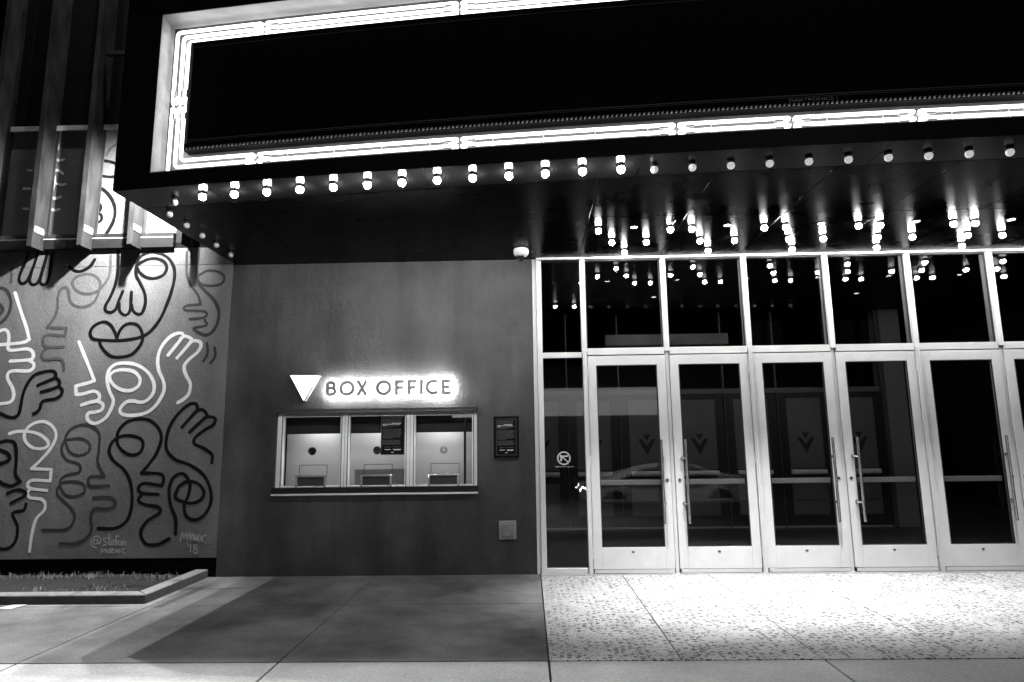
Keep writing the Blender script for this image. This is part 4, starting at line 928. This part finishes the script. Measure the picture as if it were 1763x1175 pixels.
def notice(name, label, x0, x1, z0, z1, y0, y1, inset, frame_m, seed):
    """black board with rule border and many tiny lines of print"""
    t = thing(name, label, 'notice', (0, 0, 0))
    box(x0, x1, y0, y1, z0, z1).build('board', mat('notice_black', 0.003, rough=0.6, spec=0.1), t, bevel=0.003)
    rnd = random.Random(seed)
    yb = y0 - 0.0012
    a, b, c, d = x0 + inset, x1 - inset, z0 + inset, z1 - inset
    mb = MB(); th = 0.0018
    for q in ((a, b, c, c + th), (a, b, d - th, d), (a, a + th, c + th, d - th), (b - th, b, c + th, d - th)): mb.box(q[0], q[1], yb, y0 - 0.0002, q[2], q[3])
    mb.build('border_rule', frame_m, t)
    mb = MB(); mbb = MB(); W = b - a; Hh = d - c
    rows = 26; pitch = Hh * 0.70 / rows; z = d - Hh * 0.045
    for r_ in range(rows):
        if r_ in (9, 20):
            z -= pitch; mb.build('print_paragraph', mat('dim_print', 0.14, rough=0.6), t); mb = MB(); continue
        bold = r_ in (4, 5) or (r_ == 6)
        x = a + W * 0.06; xe = b - W * (0.06 + 0.14 * rnd.random())
        if r_ in (8, 19): xe = a + W * 0.5
        if r_ == 6: pass
        while x < xe:
            wl = rnd.uniform(0.008, 0.026)
            wl = min(wl, xe - x)
            tgt = mbb if (bold and not (r_ == 4 and x < a + W * 0.4) and not (r_ == 6 and x > a + W * 0.22)) else mb
            tgt.box(x, x + wl, yb, y0 - 0.0002, z - pitch * (0.34 if tgt is mb else 0.62), z)
            x += wl + 0.004
        z -= pitch
    mb.build('print_paragraph', mat('dim_print', 0.14, rough=0.6), t); mb = MB()
    mbb.build('bold_print', ink_white, t); mbb = MB()
    zz = c + Hh * 0.20
    for (fa, fb, hh, tg) in ((0.16, 0.42, 0.012, mb), (0.52, 0.86, 0.010, mb)):
        x = a + W * fa
        while x < a + W * fb: mb.box(x, x + 0.012, yb, y0 - 0.0002, zz, zz + 0.004); x += 0.016
    zz = c + Hh * 0.13
    mbb.box(a + W * 0.16, a + W * 0.42, yb, y0 - 0.0002, zz, zz + 0.006)
    mbb.box(a + W * 0.52, a + W * 0.86, yb, y0 - 0.0002, zz + 0.001, zz + 0.007)
    mbb.box(a + W * 0.55, a + W * 0.83, yb, y0 - 0.0002, zz - 0.006, zz - 0.002)
    mbb.box(a + W * 0.44, a + W * 0.56, yb, y0 - 0.0002, c + Hh * 0.055, c + Hh * 0.068)
    mb.build('credit_line', mat('dim_print', 0.14, rough=0.6), t)
    mbb.build('credit_logos', ink_white, t)
    return t
po = notice('window_poster', 'black poster of fine white print stuck on the middle ticket window', -2.410, -2.128, 1.337, 1.780, 0.0400, 0.0452, 0.004, mat('poster_border', 0.6, rough=0.5), 3)
pq = notice('wall_plaque', 'black framed notice of fine white print fixed on the wall right of the ticket windows', -1.079, -0.788, 1.292, 1.765, -0.042, -0.001, 0.030, mat('rule_grey', 0.25, rough=0.5), 5)

ub = thing('wall_access_box', 'small square grey metal access box low on the wall near the glass entrance', 'access box', (0, 0, 0))
box(-1.030, -0.833, -0.028, -0.001, 0.382, 0.585).build('surround', mat('box_metal', 0.28, rough=0.5, metal=0.3, var=0.2, scale=20), ub, bevel=0.004)
dd = box(-1.003, -0.860, -0.036, -0.0285, 0.411, 0.556).build('door', mat('box_metal2', 0.24, rough=0.45, metal=0.3, var=0.2, scale=20), ub, bevel=0.003)
MB().lathe([(0.011, -0.0365), (0.011, -0.046), (0.004, -0.049)], -0.932, 0, 16, 'y', 0.438).build('lock', mat('brass_grey', 0.75, rough=0.2, metal=1.0), dd, smooth=True)

# ================================================================== PLANTER
pl = thing('planter_kerb', 'low pale concrete kerb with a mitred corner edging the planting bed under the mural', 'kerb', (0, 0, 0))
def curb_run(pts, w, z0, z1, n):
    seg2 = MB()
    P = [Vector(p) for p in pts]
    return P
mb = MB()
o = [(-12, -1.225), (-4.335, -1.225), (-4.335, -0.02)]
i_ = [(-12, -1.075), (-4.485, -1.075), (-4.485, -0.02)]
hz = 0.088
mb.add([(o[0][0], o[0][1], -0.02), (o[1][0] - 0.002, o[1][1] + 0.0, -0.02), (i_[1][0] - 0.002, i_[1][1], -0.02), (i_[0][0], i_[0][1], -0.02),
        (o[0][0], o[0][1], hz), (o[1][0] - 0.002, o[1][1], hz), (i_[1][0] - 0.002, i_[1][1], hz), (i_[0][0], i_[0][1], hz)],
       [(0, 3, 2, 1), (4, 5, 6, 7), (0, 1, 5, 4), (1, 2, 6, 5), (2, 3, 7, 6), (3, 0, 4, 7)])
mb.build('front_kerb', curb_m, pl, bevel=0.012)
mb = MB()
mb.add([(o[1][0] + 0.001, o[1][1] + 0.006, -0.02), (o[2][0] + 0.001, o[2][1], -0.02), (i_[2][0], i_[2][1], -0.02), (i_[1][0] + 0.002, i_[1][1] + 0.004, -0.02),
        (o[1][0] + 0.001, o[1][1] + 0.006, hz), (o[2][0] + 0.001, o[2][1], hz), (i_[2][0], i_[2][1], hz), (i_[1][0] + 0.002, i_[1][1] + 0.004, hz)],
       [(0, 3, 2, 1), (4, 5, 6, 7), (0, 1, 5, 4), (1, 2, 6, 5), (2, 3, 7, 6), (3, 0, 4, 7)])
mb.build('side_kerb', curb_m, pl, bevel=0.012)
# soil with lumpy surface
vs = []; fs = []; nx, ny = 120, 14
for j in range(ny + 1):
    for i in range(nx + 1):
        x = -12 + (12 - 4.49) * i / nx; y = -1.07 + 1.09 * j / ny
        vs.append((x, y, 0.030 + random.uniform(-0.010, 0.014)))
for j in range(ny):
    for i in range(nx):
        a = j * (nx + 1) + i; fs.append((a, a + 1, a + nx + 2, a + nx + 1))
struct(MB().add(vs, fs).build('soil', mat('dark_soil', 0.008, rough=0.95, var=0.5, scale=30, bump=0.6, bscale=80)))
gb = MB()
def blade(x, y, h, lean, wd):
    a = random.uniform(0, 2 * PI); dx, dy = math.cos(a) * lean, math.sin(a) * lean
    b = a + PI / 2; wx, wy = math.cos(b) * wd, math.sin(b) * wd
    vs = [(x - wx, y - wy, 0.03), (x + wx, y + wy, 0.03), (x + dx * .45 - wx * .8, y + dy * .45 - wy * .8, 0.03 + h * .65), (x + dx * .45 + wx * .8, y + dy * .45 + wy * .8, 0.03 + h * .65), (x + dx, y + dy, 0.03 + h)]
    gb.add(vs, [(0, 1, 3, 2), (2, 3, 4)])
clumps = [(random.uniform(-7.6, -4.6), random.choice([-0.98, -0.9, -0.2, -0.15, random.uniform(-1, -0.1)]), random.uniform(0.03, 0.22), random.randint(6, 40)) for _ in range(40)]
for cx_, cy_, sp_, nn_ in clumps:
    for _ in range(nn_):
        x = min(cx_ + random.gauss(0, sp_), -4.52); y = min(max(cy_ + random.gauss(0, 0.05), -1.05), -0.03)
        blade(x, y, random.uniform(0.012, 0.075), random.uniform(0.01, 0.07), random.uniform(0.0012, 0.0028))
g = gb.build('dry_grass', mat('straw', 0.18, rough=0.7, var=0.4, scale=30))
g['kind'] = 'stuff'; g['label'] = 'sparse dry grass and straw in the planting bed'; g['category'] = 'grass'
# paper on the sidewalk, weathered
MB().add([(-5.64, -1.36, 0.004), (-5.50, -1.385, 0.003), (-5.46, -1.235, 0.007), (-5.60, -1.23, 0.003), (-5.55, -1.30, 0.010)], [(0, 1, 4), (1, 2, 4), (2, 3, 4), (3, 0, 4)]).build('paper_sheet', mat('paper', 0.5, rough=0.7))
tag(bpy.data.objects['paper_sheet'], 'crumpled white sheet of paper lying on the sidewalk in front of the planting bed', 'paper')

# ================================================================== LOBBY BEHIND THE DOORS
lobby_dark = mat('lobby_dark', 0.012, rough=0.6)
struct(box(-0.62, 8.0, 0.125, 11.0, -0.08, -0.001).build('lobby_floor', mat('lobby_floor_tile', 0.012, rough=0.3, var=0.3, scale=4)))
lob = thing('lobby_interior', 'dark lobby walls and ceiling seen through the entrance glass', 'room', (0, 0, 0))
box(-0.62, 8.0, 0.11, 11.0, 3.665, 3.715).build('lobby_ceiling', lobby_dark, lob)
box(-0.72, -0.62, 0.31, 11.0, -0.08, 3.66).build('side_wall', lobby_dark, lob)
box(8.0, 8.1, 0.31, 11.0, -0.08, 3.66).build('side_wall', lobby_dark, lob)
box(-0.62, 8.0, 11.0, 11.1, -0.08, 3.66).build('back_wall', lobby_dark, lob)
IY = 3.6
# inner row of doors
il = thing('vestibule_door_row', 'inner row of vestibule doors with V emblems seen dimly through the entrance glass', 'doors', (0, 0, 0))
inner_al = mat('inner_frame_metal', 0.13, rough=0.5, metal=0.2)
film_m = mat('pale_door_film', 0.13, rough=0.45, var=0.12, scale=2)
box(-0.6, 5.35, IY - 0.03, IY + 0.05, 2.245, 2.33).build('head_rail', inner_al, il)
DX = [-0.445, 0.453, 1.351, 2.250, 3.148, 4.046, 4.944]
for k, xc_ in enumerate(DX):
    x0, x1 = xc_ - 0.443, xc_ + 0.443
    if k == 0: x0 = -0.6
    box(x1 + 0.001, x1 + 0.011, IY - 0.04, IY + 0.06, 0.0, 2.244).build('post', inner_al, il)
    box(x1 - 0.005, x1 + 0.017, IY - 0.03, IY + 0.05, 2.331, 3.66).build('upper_post', inner_al, il)
    mb = MB()
    sx0, sx1 = xc_ - 0.292, xc_ + 0.292
    dk = mat('inner_stile', 0.02, rough=0.45, metal=0.2)
    mb.box(x0 + 0.002, sx0, IY, IY + 0.04, 0.03, 2.24).box(sx1, x1 - 0.002, IY, IY + 0.04, 0.03, 2.24)
    mb.box(sx0 + 0.0005, sx1 - 0.0005, IY, IY + 0.04, 2.15, 2.24).box(sx0 + 0.0005, sx1 - 0.0005, IY, IY + 0.04, 0.03, 0.21).box(sx0 + 0.0005, sx1 - 0.0005, IY, IY + 0.04, 0.75, 0.86)
    d = mb.build('inner_door', dk, il)
    box(sx0 + 0.001, sx1 - 0.001, IY + 0.012, IY + 0.02, 0.965, 2.149).build('upper_film', film_m, d)
    MB().tube([(sx0 + 0.001, IY - 0.01, 0.905), (sx1 - 0.001, IY - 0.01, 0.905)], 0.045, 16).build('push_rail', mat('rail_satin', 0.75, rough=0.45, metal=0.0), d, smooth=True)
    box(sx0 + 0.001, sx1 - 0.001, IY + 0.012, IY + 0.02, 0.211, 0.749).build('lower_film', film_m, d)
    ex, ez = xc_, 1.505
    mb = MB().add([(ex - 0.150, IY + 0.010, ez - 0.02), (ex - 0.085, IY + 0.010, ez - 0.02), (ex, IY + 0.010, ez - 0.135), (ex + 0.085, IY + 0.010, ez - 0.02), (ex + 0.150, IY + 0.010, ez - 0.02), (ex, IY + 0.010, ez - 0.290)], [(0, 1, 2, 5), (2, 3, 4, 5)])
    mb.add([(ex - 0.066, IY + 0.009, ez + 0.058), (ex + 0.066, IY + 0.009, ez + 0.058), (ex, IY + 0.009, ez - 0.048)], [(0, 1, 2)])
    mb.build('emblem', ink_black, d)
    text_mesh('door_lettering', 'THESYLVEE.COM', ink_black, d, xc_ - 0.262, 0.418, IY + 0.010, 0.042, 0.524, bold=0.02)
box(-0.6, 5.35, IY - 0.02, IY + 0.05, 0.0, 0.028).build('threshold_strip', mat('thr', 0.6, rough=0.3, metal=0.6), il)
colm = tag(box(5.42, 5.76, 3.5, 3.85, 0.0, 3.66).build('lobby_column', mat('pale_column', 0.2, rough=0.6), None, bevel=0.01), 'pale square column standing in the dark lobby behind the fourth door', 'column')
bulk = tag(box(0.65, 2.72, 3.2, 3.5, 3.05, 3.24).build('lobby_bulkhead', mat('bulkhead_steel', 0.08, rough=0.4, metal=0.4, var=0.5, scale=3), None, bevel=0.004), 'long shallow metal box hung under the lobby ceiling behind the first two transom panes', 'ceiling box')
for (x, y, p) in ((1.3, 2.2, 9.0), (4.4, 2.2, 2.2)):  # lamps added out of view to light the inner doors
    ll = thing('added_lobby_lamp', 'small ceiling lamp added inside the dark vestibule to light the inner doors' + (' on the left' if x < 2 else ' on the right'), 'lamp', (x, y, 3.66))
    MB().lathe([(0.035, -0.004), (0.035, -0.001)], 0, 0, 16).build('lens', emit('added_lobby_lens', 3.0), ll)
    MB().lathe([(0.0355, -0.001), (0.0355, -0.007), (0.05, -0.006), (0.05, -0.001)], 0, 0, 20).build('trim_ring', collar_m, ll)
    lamp('added_lobby_beam', 'SPOT', (0, 0, -0.02), p * 1.6, ll, (0.3, 1.3, -2.4), 0.05, 140, 1.0)

# ================================================================== FLOODLIGHTS
fl_body = mat('flood_black', 0.03, rough=0.5)
mf = thing('mural_floodlight', 'small floodlight on an arm behind the marquee corner, washing the mural', 'floodlight', (-4.94, -0.80, 4.85))
MB().box(-0.09, 0.09, -0.06, 0.06, 0.02, 0.08).build('housing', fl_body, mf, bevel=0.01)
MB().tube([(0.0, 0, 0.08), (0.05, 0, 0.16), (0.68, 0, 0.16)], 0.012, 8).build('arm', fl_body, mf)
MB().box(0.092, 0.098, -0.50, 0.11, -0.55, 0.15).build('added_side_baffle', fl_body, mf)  # unseen plate added to keep the beam off the box office wall
lamp('flood_beam', 'SPOT', (0, 0, 0.0), MURAL_W, mf, (-0.80, 0.80, -0.68), 0.035, 124, 1.0)
for k, x in enumerate([-6.2, -5.25, -4.42]):
    t = thing('roof_floodlight', ['leftmost', 'middle', 'rightmost'][k] + ' of the three short armed floodlights high on the theatre wall, out of the photo', 'floodlight', (x, -1.15, 14.0), 'floodlights on the theatre wall')
    MB().box(-0.11, 0.11, -0.16, 0.16, 0.03, 0.12).build('housing', fl_body, t, bevel=0.01)
    MB().tube([(0, 0, 0.12), (0, 1.16, 0.12)], 0.02, 8).build('arm', fl_body, t)
    MB().box(-0.28, 0.28, 0.024, 0.030, -0.52, 0.02).build('added_wall_baffle', fl_body, t)  # unseen plate added to block this light from the wall
    lamp('flood_beam', 'SPOT', (0, 0, 0), FLOOD_W, t, (0.4, -0.9, -14), 0.05, 60, 0.5)
t = thing('roof_floodlight', 'unseen long armed floodlight added high above the marquee edge to light the front pavement', 'floodlight', (-3.2, -3.5, 14.0))  # made-up lamp that brightens the front pavement strip
MB().box(-0.11, 0.11, -0.16, 0.16, 0.03, 0.12).build('housing', fl_body, t, bevel=0.01)
MB().tube([(0, 0, 0.12), (0, 3.51, 0.12)], 0.02, 8).build('arm', fl_body, t)
MB().box(-1.0, 1.0, 0.0235, 0.030, -0.52, 0.02).build('added_wall_baffle', fl_body, t)  # unseen plate added to cut the beam at the pavement joint
lamp('flood_beam', 'SPOT', (0, 0, 0), FRONT_W, t, (0.3, -0.9, -14), 0.005, 44, 1.0)  # beam of the added front pavement floodlight

# ================================================================== STREET SIDE (seen only as reflections)
car = thing('parked_car', 'pale saloon car at the far kerb, seen as a reflection low in the door glass', 'car', (3.0, -10.9, -0.50))
prof = [(-2.28, 0.30), (-2.30, 0.62), (-2.18, 0.78), (-1.25, 0.92), (-0.50, 1.24), (0.15, 1.32), (0.85, 1.28), (1.55, 1.00), (2.18, 0.96), (2.28, 0.70), (2.26, 0.32), (1.85, 0.24)]
def arch(cx_): return [(cx_ + 0.36 * math.cos(R(a)), 0.30 + 0.36 * math.sin(R(a))) for a in range(0, 181, 20)]
outline = prof[:11] + [(1.83, 0.30)] + arch(1.45)[0:] + [(-1.03, 0.28)] + arch(-1.40) + [(-1.80, 0.28)]
bm = bmesh.new()
hw = 0.88
def half(y, k, zi): return [bm.verts.new((x * (1 - 0.0 * k), y, z)) for x, z in outline]
fr_ = [bm.verts.new((x, 0.80 if z > 1.0 else 0.88, z)) for x, z in outline]
bk_ = [bm.verts.new((x, -0.80 if z > 1.0 else -0.88, z)) for x, z in outline]
bm.faces.new(fr_); bm.faces.new(list(reversed(bk_)))
n = len(outline)
for i in range(n): bm.faces.new((fr_[i], bk_[i], bk_[(i + 1) % n], fr_[(i + 1) % n]))
me = bpy.data.meshes.new('car_body'); bmesh.ops.triangulate(bm, faces=[f for f in bm.faces if len(f.verts) > 4]); bmesh.ops.recalc_face_normals(bm, faces=bm.faces); bm.to_mesh(me); bm.free()
me.materials.append(mat('car_paint', 0.75, rough=0.3, metal=0.0, coat=0.6))
cb_ = bpy.data.objects.new('car_body', me); col.objects.link(cb_); cb_.parent = car
bv = cb_.modifiers.new('b', 'BEVEL'); bv.width = 0.05; bv.segments = 3; bv.limit_method = 'ANGLE'; bv.angle_limit = R(35)
gm = mat('car_window', 0.01, rough=0.05)
for s in (1, -1):
    y = s * 0.868
    w1 = [(-1.05, 0.95), (-0.46, 1.215), (0.14, 1.285), (0.14, 0.95)]; w2 = [(0.19, 0.95), (0.19, 1.285), (0.80, 1.25), (1.34, 0.97)]
    for wn in (w1, w2):
        MB().add([(x, y - s * (0.06 if z > 1.0 else 0) + s * 0.012, z) for x, z in wn] + [(x, y - s * (0.06 if z > 1.0 else 0) - s * 0.02, z) for x, z in wn], [(0, 1, 2, 3), (7, 6, 5, 4)] + [(k, (k + 1) % 4, 4 + (k + 1) % 4, 4 + k) for k in range(4)]).build('side_window', gm, car)
    for wx in (-1.40, 1.45):
        yc = s * 0.80
        tw_ = MB().lathe([(0.20, -0.10), (0.30, -0.11), (0.325, -0.07), (0.325, 0.07), (0.30, 0.11), (0.20, 0.10)], wx, yc, 28, 'y', 0.325).build('wheel', mat('tyre', 0.02, rough=0.8), car, smooth=True)
        rb = MB().lathe([(0.02, s * 0.10), (0.05, s * 0.108), (0.06, s * 0.09)], wx, yc, 12, 'y', 0.325)
        for q in range(5):
            a = 2 * PI * q / 5 + 0.3
            rb.tube([(wx, yc + s * 0.10, 0.325), (wx + 0.20 * math.cos(a), yc + s * 0.105, 0.325 + 0.20 * math.sin(a))], 0.022, 6)
        rb.build('rim', mat('rim_alloy', 0.6, rough=0.3, metal=0.8), tw_)
for s in (1, -1):
    MB().add([(-2.305, s * 0.60, 0.62), (-2.305, s * 0.86, 0.62), (-2.18, s * 0.89, 0.74), (-2.22, s * 0.60, 0.76), (-2.05, s * 0.885, 0.66)], [(0, 1, 2, 3), (1, 4, 2)]).build('headlight', emit('car_headlight', 260.0), car)
    MB().box(2.20, 2.30, s * 0.62 - 0.1, s * 0.62 + 0.27 * 1, 0.68, 0.82).build('tail_light', emit('car_tail', 40.0), car)

sl = thing('added_street_lamp', 'unseen street lamp added at the kerb behind the photographer, arm reaching over the road', 'street lamp', (7.6, -8.4, 0.0))  # made-up lamp, put in to light the side of the car
MB().tube([(0, 0, 0), (0, 0, 3.0), (0, 0, 6.3), (-0.3, -0.1, 6.5), (-4.0, -0.9, 6.8)], [0.09, 0.08, 0.06, 0.05, 0.04], 14).build('added_lamp_pole', fl_body, sl, smooth=True)
MB().box(-4.6, -3.95, -1.06, -0.76, 6.73, 6.85).build('added_lamp_head', fl_body, sl, bevel=0.02)
MB().box(-4.55, -4.0, -1.02, -0.80, 6.715, 6.728).build('lens', emit('added_street_lens', 12.0), sl)
lamp('added_street_beam', 'SPOT', (-4.28, -0.91, 6.68), 7500.0, sl, (-4.6, -2.6, 0.0), 0.08, 58, 0.8)

ob = thing('building_across', 'dark building across the street with a lit pale shopfront band, seen as a reflection', 'building', (0, 0, 0))
box(-26, 30, -30, -20.5, -0.1, 9.0).build('wall', mat('far_wall', 0.12, rough=0.8, var=0.3, scale=1), ob)
box(-4.0, 5.2, -20.49, -20.42, 2.55, 3.75).build('lit_fascia', emit('lit_fascia', 3.0), ob)
for x in (-14, -10, 9, 13):
    wn = box(x, x + 1.6, -20.495, -20.45, 4.9, 6.6).build('window', emit('far_window', 0.03), ob)
    box(x + 0.76, x + 0.84, -20.449, -20.43, 4.9, 6.6).build('glazing_bar', black_matte, wn)
